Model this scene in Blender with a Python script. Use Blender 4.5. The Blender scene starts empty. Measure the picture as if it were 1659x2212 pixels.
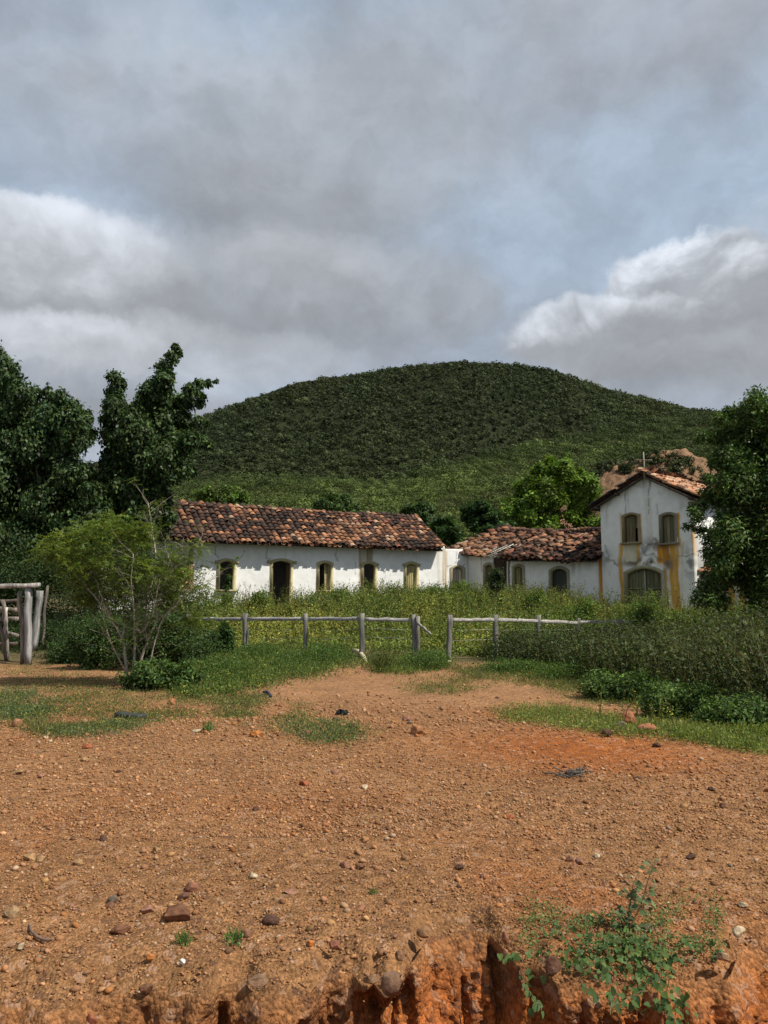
import bpy, math
import numpy as np
from mathutils import Vector

# ------------------------------------------------------------------ camera, sky, sun
rad = math.radians
S = bpy.context.scene
C = S.collection
F, CX, CY = 1659.0, 829.5, 1106.0          # focal length and centre in units of the photograph shown 1659 wide
PITCH, CAMZ = rad(6.33), 1.65
cam = bpy.data.cameras.new('camera'); camo = bpy.data.objects.new('camera', cam); C.objects.link(camo)
camo.location = (0, 0, CAMZ); camo.rotation_euler = (rad(90) + PITCH, 0, 0)
cam.sensor_fit = 'HORIZONTAL'; cam.sensor_width = 36; cam.lens = 36; cam.clip_start = .1; cam.clip_end = 6000
S.camera = camo
SUN_EL, SUN_AZ = rad(52), math.atan2(-.40, .915)   # azimuth measured from +X, counter-clockwise
S.view_settings.view_transform = 'Standard'; S.view_settings.look = 'None'
S.view_settings.exposure = .2; S.view_settings.gamma = 1
sl = bpy.data.lights.new('sun', 'SUN'); sl.energy = 5.0; sl.angle = rad(.5); sl.color = (1, .95, .86)
so = bpy.data.objects.new('sun', sl); C.objects.link(so)
sd = Vector((math.cos(SUN_AZ)*math.cos(SUN_EL), math.sin(SUN_AZ)*math.cos(SUN_EL), math.sin(SUN_EL)))
so.rotation_euler = sd.to_track_quat('Z', 'Y').to_euler(); so.location = (30, -10, 60)

class NT:
    def __init__(s, tree): s.t = tree; s.n = tree.nodes; s.l = tree.links
    def new(s, typ, ins=None, **kw):
        n = s.n.new(typ)
        for k, v in kw.items(): setattr(n, k, v)
        for k, v in (ins or {}).items():
            if isinstance(v, bpy.types.NodeSocket): s.l.new(v, n.inputs[k])
            else: n.inputs[k].default_value = v
        return n
    def math(s, op, a, b=0, c=0, clamp=False):
        n = s.n.new('ShaderNodeMath'); n.operation = op; n.use_clamp = clamp
        for i, v in enumerate((a, b, c)):
            if isinstance(v, bpy.types.NodeSocket): s.l.new(v, n.inputs[i])
            else: n.inputs[i].default_value = v
        return n.outputs[0]
    def vm(s, op, a, b=(0,0,0)):
        n = s.n.new('ShaderNodeVectorMath'); n.operation = op
        for i, v in enumerate((a, b)):
            if isinstance(v, bpy.types.NodeSocket): s.l.new(v, n.inputs[i])
            else: n.inputs[i].default_value = v
        return n
    def mix(s, f, a, b, blend='MIX'):
        n = s.n.new('ShaderNodeMix'); n.data_type = 'RGBA'; n.blend_type = blend
        for i, v in ((0, f), (6, a), (7, b)):
            if isinstance(v, bpy.types.NodeSocket): s.l.new(v, n.inputs[i])
            else: n.inputs[i].default_value = v if i == 0 or len(v) == 4 else (*v, 1)
        return n.outputs[2]
    def noise(s, vec, scale, detail=4, rough=.5, dist=0):
        return s.new('ShaderNodeTexNoise', {'Vector': vec, 'Scale': scale, 'Detail': detail, 'Roughness': rough, 'Distortion': dist}).outputs[0]
    def smooth(s, v, a, b, lo=0., hi=1.):
        n = s.n.new('ShaderNodeMapRange'); n.interpolation_type = 'SMOOTHSTEP'
        s.l.new(v, n.inputs[0])
        for i, q in ((1, a), (2, b), (3, lo), (4, hi)): n.inputs[i].default_value = q
        return n.outputs[0]

def ray(x, y):
    X, v = (x-CX)/F, (CY-y)/F
    return np.array([X, math.cos(PITCH)-v*math.sin(PITCH), math.sin(PITCH)+v*math.cos(PITCH)])

W = bpy.data.worlds.new('World'); S.world = W; W.use_nodes = True
t = NT(W.node_tree); t.n.clear()
tc = t.new('ShaderNodeTexCoord').outputs['Generated']
sky = t.new('ShaderNodeTexSky', sky_type='NISHITA', sun_disc=False, sun_elevation=SUN_EL, sun_rotation=math.pi/2-SUN_AZ)
skyc = t.vm('SCALE', sky.outputs[0]); skyc.inputs[3].default_value = .1
nrm = t.vm('NORMALIZE', tc).outputs[0]
warp = t.new('ShaderNodeTexNoise', {'Vector': nrm, 'Scale': 2.6, 'Detail': 5., 'Roughness': .55})
wv = t.vm('SCALE', t.vm('SUBTRACT', warp.outputs[1], (.5, .5, .5)).outputs[0]); wv.inputs[3].default_value = .30
d1 = t.vm('ADD', nrm, wv.outputs[0]).outputs[0]
flat = t.vm('MULTIPLY', d1, (1, 1, 1.7)).outputs[0]
n1 = t.noise(flat, 2.1, 7, .5)
n2 = t.noise(t.vm('ADD', flat, (7.3, 1.1, 4.2)).outputs[0], 4.2, 7, .52)
n3 = t.noise(t.vm('ADD', flat, (1.3, 9.1, 2.2)).outputs[0], 11, 6, .55)
base = t.mix(t.smooth(n1, .40, .62), (.30, .375, .465), (.315, .345, .395))
base = t.mix(t.smooth(n2, .50, .66, 0, .5), base, (.25, .265, .30))
base = t.mix(t.smooth(n2, .50, .32, 0, .6), base, (.44, .49, .55))
zz = t.new('ShaderNodeSeparateXYZ', {0: nrm}).outputs[2]
base = t.mix(t.smooth(zz, .45, .8, 0, .5), base, (.28, .30, .345))
# thin veil lets a little of the clear sky through
skyb = t.mix(.93, skyc.outputs[0], base)
wv2 = t.vm('SCALE', t.vm('SUBTRACT', t.new('ShaderNodeTexNoise', {'Vector': nrm, 'Scale': 9., 'Detail': 7., 'Roughness': .58}).outputs[1], (.5,.5,.5)).outputs[0]); wv2.inputs[3].default_value = .10
dw = t.vm('ADD', nrm, wv2.outputs[0]).outputs[0]
def cloud(cur, px, py, rx, ry, dark, light, amount=1., soft=.25, h0=-.35, h1=1.):
    """a cumulus round the direction (px,py): ellipse with a noisy rim, pale crown, grey underside"""
    d = Vector(ray(px, py)).normalized(); rt = Vector((d.y, -d.x, 0)).normalized(); up = rt.cross(d)
    u = t.math('DIVIDE', t.vm('DOT_PRODUCT', dw, tuple(rt)).outputs[1], rx/F)
    v = t.math('DIVIDE', t.math('SUBTRACT', t.vm('DOT_PRODUCT', dw, tuple(up)).outputs[1], 0), ry/F)
    fr = t.vm('DOT_PRODUCT', nrm, tuple(d)).outputs[1]
    r2 = t.math('ADD', t.math('MULTIPLY', u, u), t.math('MULTIPLY', v, v))
    m = t.math('MULTIPLY', t.smooth(r2, 1.0+soft, 1.0-soft, 0, amount), t.smooth(fr, .3, .6))
    h = t.math('ADD', v, t.math('ADD', t.math('MULTIPLY', t.math('SUBTRACT', n3, .5), 1.8), t.math('MULTIPLY', t.math('SUBTRACT', n2, .5), 2.2)))
    shade = t.mix(t.smooth(h, h0, h1), dark, light)
    return t.mix(m, cur, shade)
G = lambda v: (v*1.06, v*1.12, v*1.22)
c_ = skyb
c_ = cloud(c_, 560, 300, 480, 170, G(.27), G(.36), .6, .85)
c_ = cloud(c_, 640, 470, 300, 130, G(.20), G(.27), .7, .85)
c_ = cloud(c_, 1250, 90, 620, 130, G(.26), G(.30), .5, .9)
c_ = cloud(c_, 1250, 480, 330, 150, (.30, .37, .46), (.32, .39, .48), .65, .9)
c_ = cloud(c_, 90, 400, 200, 130, (.29, .35, .44), (.33, .38, .46), .6, .9)
c_ = cloud(c_, 110, 610, 250, 140, G(.27), G(.58), .9, .28)
c_ = cloud(c_, 40, 520, 160, 80, G(.33), G(.52), .7, .5)
c_ = cloud(c_, 180, 640, 220, 150, G(.27), G(.48), .8, .45)
c_ = cloud(c_, 620, 650, 380, 120, G(.23), G(.34), .8, .65)
c_ = cloud(c_, 420, 760, 300, 60, G(.32), G(.44), .55, .8)
c_ = cloud(c_, 100, 740, 210, 60, G(.38), G(.56), .75, .7)
c_ = cloud(c_, 1000, 655, 85, 70, G(.22), G(.27), .42, .75)
c_ = cloud(c_, 1490, 650, 175, 118, G(.26), G(.68), .92, .2, .1, 1.15)
c_ = cloud(c_, 1650, 680, 140, 115, G(.26), G(.60), .9, .2, .1, 1.15)
c_ = cloud(c_, 1370, 730, 255, 95, G(.24), G(.54), .92, .24, .1, 1.15)
c_ = cloud(c_, 1560, 730, 260, 90, G(.21), G(.25), .6, .7)
c_ = cloud(c_, 1560, 800, 260, 70, G(.22), G(.28), .7, .7)
c_ = cloud(c_, 60, 880, 420, 75, G(.19), G(.25), .7, .85)
n4 = t.noise(t.vm('MULTIPLY', dw, (1, 1, 1.5)).outputs[0], 7.5, 8, .6)
n5 = t.noise(t.vm('ADD', dw, (4.1, 2.2, 8.8)).outputs[0], 17, 7, .6)
gain = t.math('MULTIPLY', t.smooth(n4, .30, .70, .91, 1.12), t.smooth(n5, .3, .7, .95, 1.05))
cg = t.vm('SCALE', c_); t.l.new(gain, cg.inputs[3]); c_ = cg.outputs[0]
bg = t.new('ShaderNodeBackground', {'Color': c_, 'Strength': 1.16})
t.new('ShaderNodeOutputWorld', {'Surface': bg.outputs[0]})

# ------------------------------------------------------------------ helpers
RNG = np.random.default_rng(11)
def at(x, y, Y):
    d = ray(x, y); k = Y/d[1]; return np.array([d[0]*k, Y, CAMZ+d[2]*k])
def sstep(a, b, x):
    q = np.clip((np.asarray(x, float)-a)/(b-a), 0, 1); return q*q*(3-2*q)
_T = np.random.default_rng(5).random((256, 256))
def vnoise(x, y, seed=0):
    x = np.asarray(x, float)+seed*17.31; y = np.asarray(y, float)+seed*9.77
    xi = np.floor(x).astype(int); yi = np.floor(y).astype(int); fx = x-xi; fy = y-yi
    fx = fx*fx*(3-2*fx); fy = fy*fy*(3-2*fy)
    g = lambda a, b: _T[(a+seed*13) % 256, (b+seed*7) % 256]
    return (g(xi, yi)*(1-fx)+g(xi+1, yi)*fx)*(1-fy)+(g(xi, yi+1)*(1-fx)+g(xi+1, yi+1)*fx)*fy
def fbm(x, y, oct=4, seed=0, gain=.5):
    s = 0; a = 1; n = 0; x = np.asarray(x, float); y = np.asarray(y, float)
    for k in range(oct): s = s+a*vnoise(x*2**k, y*2**k, seed+k); n += a; a *= gain
    return s/n
def unit(v): return v/np.maximum(np.linalg.norm(v, axis=-1, keepdims=True), 1e-9)

def mk(name, V, Fs, m, parent=None, col=None, smooth=False, loc=None):
    V = np.asarray(V, np.float32); Fs = [np.asarray(f, np.int32) for f in (Fs if isinstance(Fs, list) else [Fs])]
    Fs = [f for f in Fs if len(f)]
    me = bpy.data.meshes.new(name); me.vertices.add(len(V)); me.vertices.foreach_set('co', V.ravel())
    li = np.concatenate([f.ravel() for f in Fs]); tot = np.concatenate([np.full(len(f), f.shape[1], np.int32) for f in Fs])
    me.loops.add(len(li)); me.loops.foreach_set('vertex_index', li)
    me.polygons.add(len(tot)); me.polygons.foreach_set('loop_start', np.concatenate([[0], np.cumsum(tot)[:-1]]).astype(np.int32))
    me.update(calc_edges=True)
    if col is not None:
        col = np.asarray(col, np.float32)
        if col.shape[1] == 3: col = np.hstack([col, np.ones((len(col), 1), np.float32)])
        a = me.color_attributes.new('col', 'FLOAT_COLOR', 'POINT'); a.data.foreach_set('color', col.ravel())
    if smooth: me.polygons.foreach_set('use_smooth', np.ones(len(tot), bool))
    me.validate()
    if m: me.materials.append(m)
    o = bpy.data.objects.new(name, me); C.objects.link(o)
    if parent: o.parent = parent
    if loc is not None: o.location = loc
    return o
def tag(o, label=None, cat=None, group=None, kind=None):
    if label: o['label'] = label
    if cat: o['category'] = cat
    if group: o['group'] = group
    if kind: o['kind'] = kind
    return o
def empty(name, loc, rz, label, cat, group=None):
    o = bpy.data.objects.new(name, None); C.objects.link(o); o.location = loc; o.rotation_euler = (0, 0, rz)
    return tag(o, label, cat, group)
class MB:
    """collects vertices, faces and colours of one mesh"""
    def __init__(s): s.V = []; s.F = {}; s.C = []; s.n = 0
    def add(s, V, Fs, col=(1, 1, 1)):
        V = np.asarray(V, float).reshape(-1, 3)
        for f in (Fs if isinstance(Fs, list) and len(Fs) and isinstance(Fs[0], np.ndarray) else [np.asarray(Fs)]):
            s.F.setdefault(f.shape[1], []).append(f+s.n)
        col = np.asarray(col, float); s.C.append(np.broadcast_to(col[:, :3] if col.ndim == 2 else col[:3], (len(V), 3)))
        s.V.append(V); s.n += len(V); return s
    def box(s, c, size, col=(1, 1, 1), rot=None):
        q = np.array([[i, j, k] for i in (-.5, .5) for j in (-.5, .5) for k in (-.5, .5)])*np.asarray(size)
        if rot is not None: q = q@np.asarray(rot).T
        return s.add(q+np.asarray(c), np.array([[0,1,3,2],[4,6,7,5],[0,4,5,1],[2,3,7,6],[0,2,6,4],[1,5,7,3]]), col)
    def tube(s, P, r, seg=6, col=(1, 1, 1), caps=True, wob=0):
        P = np.asarray(P, float); n = len(P); r = np.broadcast_to(np.asarray(r, float), (n,))
        T = unit(np.gradient(P, axis=0)); ref = np.array([.31, .17, .93]) if abs(T[0][2]) < .8 else np.array([1., .2, 0])
        A = unit(np.cross(T, ref)); B = np.cross(T, A); an = np.arange(seg)/seg*2*np.pi
        rr = r[:, None]*(1+wob*(RNG.random((n, seg))-.5))
        V = P[:, None]+rr[..., None]*(A[:, None]*np.cos(an)[None, :, None]+B[:, None]*np.sin(an)[None, :, None])
        i = np.arange(n-1)[:, None]*seg; j = np.arange(seg)[None]; k = (j+1) % seg
        Q = np.stack([i+j, i+k, i+seg+k, i+seg+j], -1).reshape(-1, 4); fs = [Q]
        if caps: fs += [np.arange(seg)[::-1][None], (np.arange(seg)+(n-1)*seg)[None]]
        return s.add(V.reshape(-1, 3), fs, col)
    def build(s, name, m, parent=None, smooth=False, off=None):
        V = np.vstack(s.V)
        return mk(name, V if off is None else V-np.asarray(off), [np.vstack(f) for f in s.F.values()], m, parent, np.vstack(s.C), smooth)

# ------------------------------------------------------------------ materials
def new_mat(name):
    m = bpy.data.materials.new(name); m.use_nodes = True; t = NT(m.node_tree); t.n.clear()
    out = t.new('ShaderNodeOutputMaterial'); return m, t, out
def attr(t): return t.new('ShaderNodeAttribute', attribute_name='col').outputs[0]
def surf_mat(name, scale=20, amt=.35, rough=.85, bump=.4, bscale=40, bdist=.01, stretch=(1, 1, 1), spec=.3):
    m, t, out = new_mat(name); co = t.new('ShaderNodeTexCoord').outputs['Object']
    v = t.vm('MULTIPLY', co, stretch).outputs[0]
    n = t.noise(v, scale, 6, .6); k = t.smooth(n, .25, .75, 1-amt, 1+amt)
    c = t.vm('SCALE', attr(t)); t.l.new(k, c.inputs[3])
    b = t.new('ShaderNodeBump', {'Height': t.noise(v, bscale, 6, .65), 'Strength': bump, 'Distance': bdist})
    p = t.new('ShaderNodeBsdfPrincipled', {'Base Color': c.outputs[0], 'Roughness': rough, 'Normal': b.outputs[0], 'Specular IOR Level': spec})
    t.l.new(p.outputs[0], out.inputs[0]); return m
def leaf_mat(name, transl=.3, rough=.42, spec=.5):
    m, t, out = new_mat(name); a = attr(t)
    p = t.new('ShaderNodeBsdfPrincipled', {'Base Color': a, 'Roughness': rough, 'Specular IOR Level': spec})
    tr = t.new('ShaderNodeBsdfTranslucent', {'Color': t.mix(1, a, (1.1, 1.3, .55), 'MULTIPLY')})
    mx = t.new('ShaderNodeMixShader', {0: transl, 1: p.outputs[0], 2: tr.outputs[0]})
    t.l.new(mx.outputs[0], out.inputs[0]); return m
M_leaf = leaf_mat('foliage', .3, .55, .16); M_leafd = leaf_mat('glossy_foliage', .2, .48, .2); M_weed = leaf_mat('weed_leaves', .38, .65, .1)
M_far = leaf_mat('far_canopy', .2, .7, .15)
M_bark = surf_mat('bark', 14, .4, .9, .6, 50, .02, (1, 1, .3))
M_wood = surf_mat('weathered_wood', 5, .6, .85, .9, 30, .02, (3, 3, .25))
M_railw = surf_mat('weathered_rail_wood', 10, .5, .85, .9, 30, .02, (.25, 3, 3))
M_plaster = surf_mat('limewashed_plaster', 3, .06, .9, .35, 14, .02, spec=.15)
M_tile = surf_mat('clay_tile', 22, .35, .85, .5, 60, .01)
M_frame = surf_mat('painted_frame', 9, .22, .75, .4, 40, .006, (2, 2, .5))
M_plank = surf_mat('shutter_planks', 14, .35, .8, .5, 40, .006, (3, 3, .25))
M_stone = surf_mat('stone', 26, .3, .9, .7, 55, .012, spec=.1)
M_soil = None
m, t, out = new_mat('gravelly_earth')
co = t.new('ShaderNodeTexCoord').outputs['Object']; a = attr(t)
vo = t.new('ShaderNodeTexVoronoi', {'Vector': co, 'Scale': 55., 'Randomness': 1.})
vo2 = t.new('ShaderNodeTexVoronoi', {'Vector': co, 'Scale': 24., 'Randomness': 1.})
big = t.noise(co, .9, 6, .6); mid = t.noise(co, 9, 7, .65); fine = t.noise(co, 70, 5, .7)
rnd = t.new('ShaderNodeSeparateColor', {0: vo.outputs['Color']}).outputs[0]
rnd2 = t.new('ShaderNodeSeparateColor', {0: vo2.outputs['Color']}).outputs[1]
k = t.math('MULTIPLY', t.smooth(big, .3, .7, .86, 1.14), t.smooth(mid, .25, .75, .75, 1.25))
k = t.math('MULTIPLY', k, t.smooth(rnd, 0, 1, .72, 1.3)); k = t.math('MULTIPLY', k, t.smooth(fine, .3, .7, .8, 1.2))
c = t.vm('SCALE', a); t.l.new(k, c.inputs[3])
cc = t.mix(t.smooth(rnd2, .86, .95, 0, .5), c.outputs[0], (.42, .26, .17))
cc = t.mix(t.smooth(rnd2, .14, .05, 0, .5), cc, (.10, .05, .035))
hgt = t.math('ADD', t.math('MULTIPLY', vo.outputs[0], -1.0), t.math('ADD', t.math('MULTIPLY', fine, .9), t.math('MULTIPLY', mid, 1.2)))
b = t.new('ShaderNodeBump', {'Height': hgt, 'Strength': .9, 'Distance': .018})
p = t.new('ShaderNodeBsdfPrincipled', {'Base Color': cc, 'Roughness': .95, 'Normal': b.outputs[0], 'Specular IOR Level': .12})
t.l.new(p.outputs[0], out.inputs[0]); M_ground = m
M_hill = surf_mat('hill_soil', .08, .4, .95, .5, .3, .5, spec=.05)

# ------------------------------------------------------------------ terrain
def height(x, y):
    x = np.asarray(x, float); y = np.asarray(y, float)
    z = (fbm(x*.35, y*.35, 3, 3)-.5)*.10*sstep(4, 9, y) + (fbm(x*1.3, y*1.3, 3, 9)-.5)*.05
    z = z + .85*sstep(25, 36, y) + sstep(50, 300, y)*6
    z = z + .07*np.exp(-((y-(9.6-.12*x))/.7)**2)*sstep(-8, 0, x)
    z = z - .10*sstep(9.6, 12, y)*sstep(1, 4, x)*(1-sstep(16, 20, y))
    return z
def gp(x, y, tries=40):
    """where the line of sight through (x,y) meets the ground"""
    d = ray(x, y); Y = 8.
    for _ in range(tries):
        p = at(x, y, Y); dz = p[2]-float(height(p[0], p[1])); sl = d[2]/d[1]
        Y = float(np.clip(Y - dz/sl*.8, 2.5, 60))
    return np.array([d[0]*Y/d[1], Y, float(height(d[0]*Y/d[1], Y))])
EDGE = [(-300,2150),(0,2158),(60,2150),(110,2175),(150,2172),(200,2155),(300,2150),(380,2148),(460,2155),(478,2128),(500,2118),(535,2126),(545,2140),(600,2142),(680,2130),(700,2108),(760,2104),(790,2118),(806,2098),(835,2128),(860,2105),(875,2078),(893,2058),(912,2030),(930,2010),(965,1998),(1020,1992),(1055,2004),(1072,2025),(1085,2042),(1105,2052),(1160,2062),(1200,2096),(1300,2104),(1400,2112),(1500,2104),(1560,2096),(1585,2060),(1600,2040),(1659,2036),(1960,2060)]
e_x, e_y = [], []
for (x, y) in EDGE:
    y -= 16 if x < 790 else 0
    d = ray(x, y); k = -CAMZ/d[2]; e_x.append(d[0]*k); e_y.append(d[1]*k)
e_c = np.array(e_x)/(np.array(e_y)+3); e_y = np.array(e_y); o_ = np.argsort(e_c); e_c = e_c[o_]; e_y = e_y[o_]
def edgeY(c): return np.interp(c, e_c, e_y)+(fbm(c*60, c*0, 3, 4)-.5)*.12
# colours of the ground, by place
ORANGE = np.array([.31, .100, .025]); GRAVEL = np.array([.262, .132, .056]); SAND = np.array([.30, .155, .070]); REDB = np.array([.34, .105, .026])
def ground_col(x, y):
    n = fbm(x*.6, y*.6, 4, 21)[..., None]; n2 = fbm(x*2.2, y*2.2, 4, 31)[..., None]
    c = GRAVEL*(.9+.2*n2)+0*n
    c = c*(1-sstep(.5, .7, n)*.5)+np.array([.29, .100, .030])*sstep(.5, .7, n)*.5
    o = np.exp(-(((x-2.1)/1.35)**2+((y-8.5)/.95)**2))[..., None]; c = c*(1-o)+ORANGE*o
    s = (sstep(10.5, 13, y)*(1-sstep(18, 22, y)))[..., None]; c = c*(1-s)+SAND*s*(.85+.3*n2)
    g = sstep(18.5, 21, y)[..., None]; c = c*(1-g)+np.array([.10, .085, .035])*g
    f = sstep(60, 120, y)[..., None]; c = c*(1-f)+np.array([.04, .05, .02])*f
    return c
NC = 760
cs = np.sinh(np.linspace(-1, 1, NC)*1.2)/np.sinh(1.2)*.95
ye = edgeY(cs)
yb_ = np.convolve(np.pad(ye, 60, 'edge'), np.ones(121)/121, 'valid')-.50
rows = []; cols = []
def addrow(x, y, z, c): rows.append(np.stack([x, y, z], -1)); cols.append(c)
DEP = 1.0
def pt(y): return cs*(y+3)
for yy in (-8., -4., -1., .5):
    y = np.full(NC, yy); addrow(pt(y), y, np.zeros(NC)-.05, np.tile(GRAVEL, (NC, 1)))
for k in range(6):
    q = k/5; y = 1.0*(1-q)+(yb_-.15)*q; addrow(pt(y), y, -.1-(DEP-.1)*sstep(0, 1, q)+.04*fbm(pt(y)*2, y*2, 3), np.tile(REDB*.9, (NC, 1)))
NB = 120
for k in range(NB):
    q = 1-k/(NB-1)                                   # depth below the lip, 1 at the foot
    zz = -DEP*q; x0 = pt(ye)
    rill = (fbm(x0*6+.4*zz, zz*1.6, 4, 41)-.5)*.20 + (fbm(x0*24, zz*7, 4, 44)-.5)*.11 + (fbm(x0*55, zz*45, 3, 47)-.5)*.07 + (fbm(x0*38, zz*90, 2, 49)-.5)*.03
    wd = (fbm(x0*2.2, zz*3.0, 3, 51)-.5)*.16
    cav = np.zeros(NC)
    for (px, py, w, h, dp) in ((1092,2115,.045,.25,.22),(815,2180,.09,.2,.34),(865,2190,.06,.2,.28),(110,2195,.12,.1,.25),(680,2190,.05,.14,.18),(500,2190,.04,.2,.2),(1330,2170,.3,.05,.14),(1005,2190,.018,.12,.10)):
        pc = at(px, py, 3.75); cav += dp*np.exp(-((x0-pc[0])/w)**4-((zz-pc[2])/h)**4)
    y = ye + (yb_-ye)*q**.8 - .03 + (rill+wd+cav*.8)*sstep(0, .10, q)
    n = fbm(x0*5, zz*5, 4, 61)[:, None]; n2 = fbm(x0*3, zz*14, 3, 71)[:, None]
    tan = sstep(-.9, -.1, x0)[:, None]*0 + (1-sstep(-.3, .35, x0))[:, None]
    cc_ = REDB*(.55+.75*n)*(1-tan*.55)+np.array([.27, .125, .048])*tan*.55*(.7+.6*n)
    cc_ = cc_*(.70+.55*n2); g9 = fbm(x0*9, zz*9, 4, 79)[:, None]; cc_ = cc_*(1-.5*sstep(.5, .72, g9))+np.array([.20, .075, .03])*.5*sstep(.5, .72, g9); top = (1-sstep(0, .16, q)); cc_ = cc_*(1-top*.7)+GRAVEL*top*.7
    addrow(pt(ye), y, zz + .05*(fbm(x0*9, zz*9, 3, 77)-.5)-.02, cc_)
q = np.linspace(0, 1, 430); far = np.concatenate([np.exp(q*math.log(45/.02))*.02, [60, 80, 110, 150, 220, 300, 500, 900, 1600, 3000]])
lip = .09
for k, dd in enumerate(far):
    y = ye+dd if dd < 45 else (np.full(NC, 4.+dd))
    x = pt(y); z = height(x, y)
    if dd < 3: z = z*sstep(0, .8, dd) - lip*(1-sstep(0, .35, dd))*(.5+fbm(x*6, y*6, 3, 81)) + (fbm(x*14, y*14, 3, 83)-.5)*.02
    addrow(x, y, z, ground_col(x, y))
V = np.concatenate(rows); nR = len(rows)
i = np.arange(nR-1)[:, None]*NC; j = np.arange(NC-1)[None]
Fq = np.stack([i+j, i+j+1, i+NC+j+1, i+NC+j], -1).reshape(-1, 4)
tag(mk('ground', V, Fq, M_ground, None, np.concatenate(cols), True), kind='structure')
EY = lambda x, y: edgeY(np.asarray(x)/(np.asarray(y)+3))

# hills: crest heights read off as elevations, each at its own distance
def ridge_tab(pts, Yc):
    P = np.array([at(x, y, Yc) for x, y in pts]); return P[:, 0]/Yc, P[:, 2]
HC, HZ = ridge_tab([(-700,1100),(-300,1075),(0,1060),(200,1010),(300,965),(400,912),(430,894),(530,868),(640,830),(740,808),(830,793),(900,785),(1000,782),(1130,788),(1210,807),(1300,832),(1400,853),(1480,873),(1560,882),(1659,893),(2000,930),(2400,990)], 800)
HZ = HZ-6.5
FC, FZ = ridge_tab([(-700,1090),(0,1068),(400,1050),(600,1038),(700,1043),(830,1050),(900,1032),(1000,1002),(1100,978),(1250,947),(1400,917),(1659,897),(2000,900),(2400,950)], 430)
def hill_h(x, y):
    c = x/y; H = np.interp(c, HC, HZ); q = np.clip((y-260)/(800-260), 0, 1)
    s = .55*q+.45*sstep(0, 1, q); z = 5+(H-5)*s*(1-.9*sstep(830, 1200, y))
    sp = (fbm(x/90+2, y/260, 3, 91)-.5)*55*np.sin(np.pi*q)**1.0*sstep(0, .3, q)
    return z+sp*sstep(0, .2, q)-3*(1-sstep(0, .05, q))
def foot_h(x, y):
    c = x/y; H = np.interp(c, FC, FZ); q = np.clip((y-105)/(430-105), 0, 1)
    z = 3+(H-3)*(.6*q+.4*q*q)*(1-.9*sstep(445, 600, y))
    return z+(fbm(x/45, y/70, 3, 95)-.5)*14*np.sin(np.pi*q)-2*(1-sstep(0, .03, q))
def terrain(name, fn, y0, y1, ny, col):
    cc = np.linspace(-1.0, 1.0, 220); yy = np.linspace(y0, y1, ny); X, Y = np.meshgrid(cc, yy); X = X*Y
    Z = fn(X, Y); V = np.stack([X, Y, Z], -1).reshape(-1, 3); i = np.arange(ny-1)[:, None]*220; j = np.arange(219)[None]
    Fq = np.stack([i+j, i+j+1, i+220+j+1, i+220+j], -1).reshape(-1, 4)
    return tag(mk(name, V, Fq, M_hill, None, np.tile(col, (len(V), 1)), True), kind='structure')
terrain('hill', hill_h, 255, 1250, 130, (.022, .026, .012))
terrain('foothill', foot_h, 100, 620, 120, (.035, .040, .015))
# bare earth slope behind the chapel
SC, SZ = ridge_tab([(1180,1110),(1250,1075),(1300,1015),(1350,998),(1400,985),(1440,972),(1475,968),(1510,985),(1560,1010),(1620,1030),(1720,1080)], 100)
def scar_h(x, y):
    H = np.interp(x/y, SC, SZ); q = np.clip((y-68)/(100-68), 0, 1); return -1+(H+1)*q**.85*(1-sstep(103, 125, y))+(fbm(x*.35, y*.35, 4, 55)-.5)*2.6*np.sin(np.pi*q)+(fbm(x*1.3, y*1.3, 3, 58)-.5)*.9*sstep(0, .2, q)
cc = np.linspace(SC[0], SC[-1], 200); yy = np.linspace(66, 125, 150); X, Y = np.meshgrid(cc, yy); X = X*Y; Z = scar_h(X, Y)
i = np.arange(149)[:, None]*200; j = np.arange(199)[None]
n = fbm(X*.25, Y*.25+Z*.3, 4, 66)[..., None]
tag(mk('earth_slope', np.stack([X, Y, Z], -1).reshape(-1, 3), np.stack([i+j, i+j+1, i+201+j, i+200+j], -1).reshape(-1, 4), surf_mat('bare_earth', .8, .4, .95, .8, 2.5, .3, spec=.05), None,
       (np.array([.18, .108, .062])*(.45+1.1*n)).reshape(-1, 3), True), kind='structure')

# ------------------------------------------------------------------ foliage
def leaves(P, L, Wd, N, A=None, col=(.05, .08, .03), var=.35, rng=RNG, jit=None):
    """diamond leaves at P, facing N, long axis near A"""
    n = len(P); L = np.broadcast_to(L, (n,))*(.7+.6*rng.random(n)); Wd = L*Wd
    N = unit(N); A0 = rng.normal(size=(n, 3)) if A is None else np.broadcast_to(A, (n, 3))+rng.normal(size=(n, 3))*.5
    A0 = unit(np.cross(np.cross(N, A0), N)); B = np.cross(N, A0)
    l = L[:, None]; w = Wd[:, None]*.5
    V = np.stack([P, P+A0*l*.45+B*w+N*l*.06, P+A0*l-N*l*.1, P+A0*l*.45-B*w+N*l*.06], 1).reshape(-1, 3)
    Fq = np.arange(n*4).reshape(-1, 4)
    k = np.exp(rng.normal(size=(n, 1))*var); hue = rng.normal(size=(n, 1))*.12
    c = np.broadcast_to(np.asarray(col, float), (n, 3))*k*(1+np.concatenate([hue, 0*hue, -hue], 1)); c = np.clip(c, .002, .8)
    return V, Fq, np.repeat(c, 4, 0)
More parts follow.
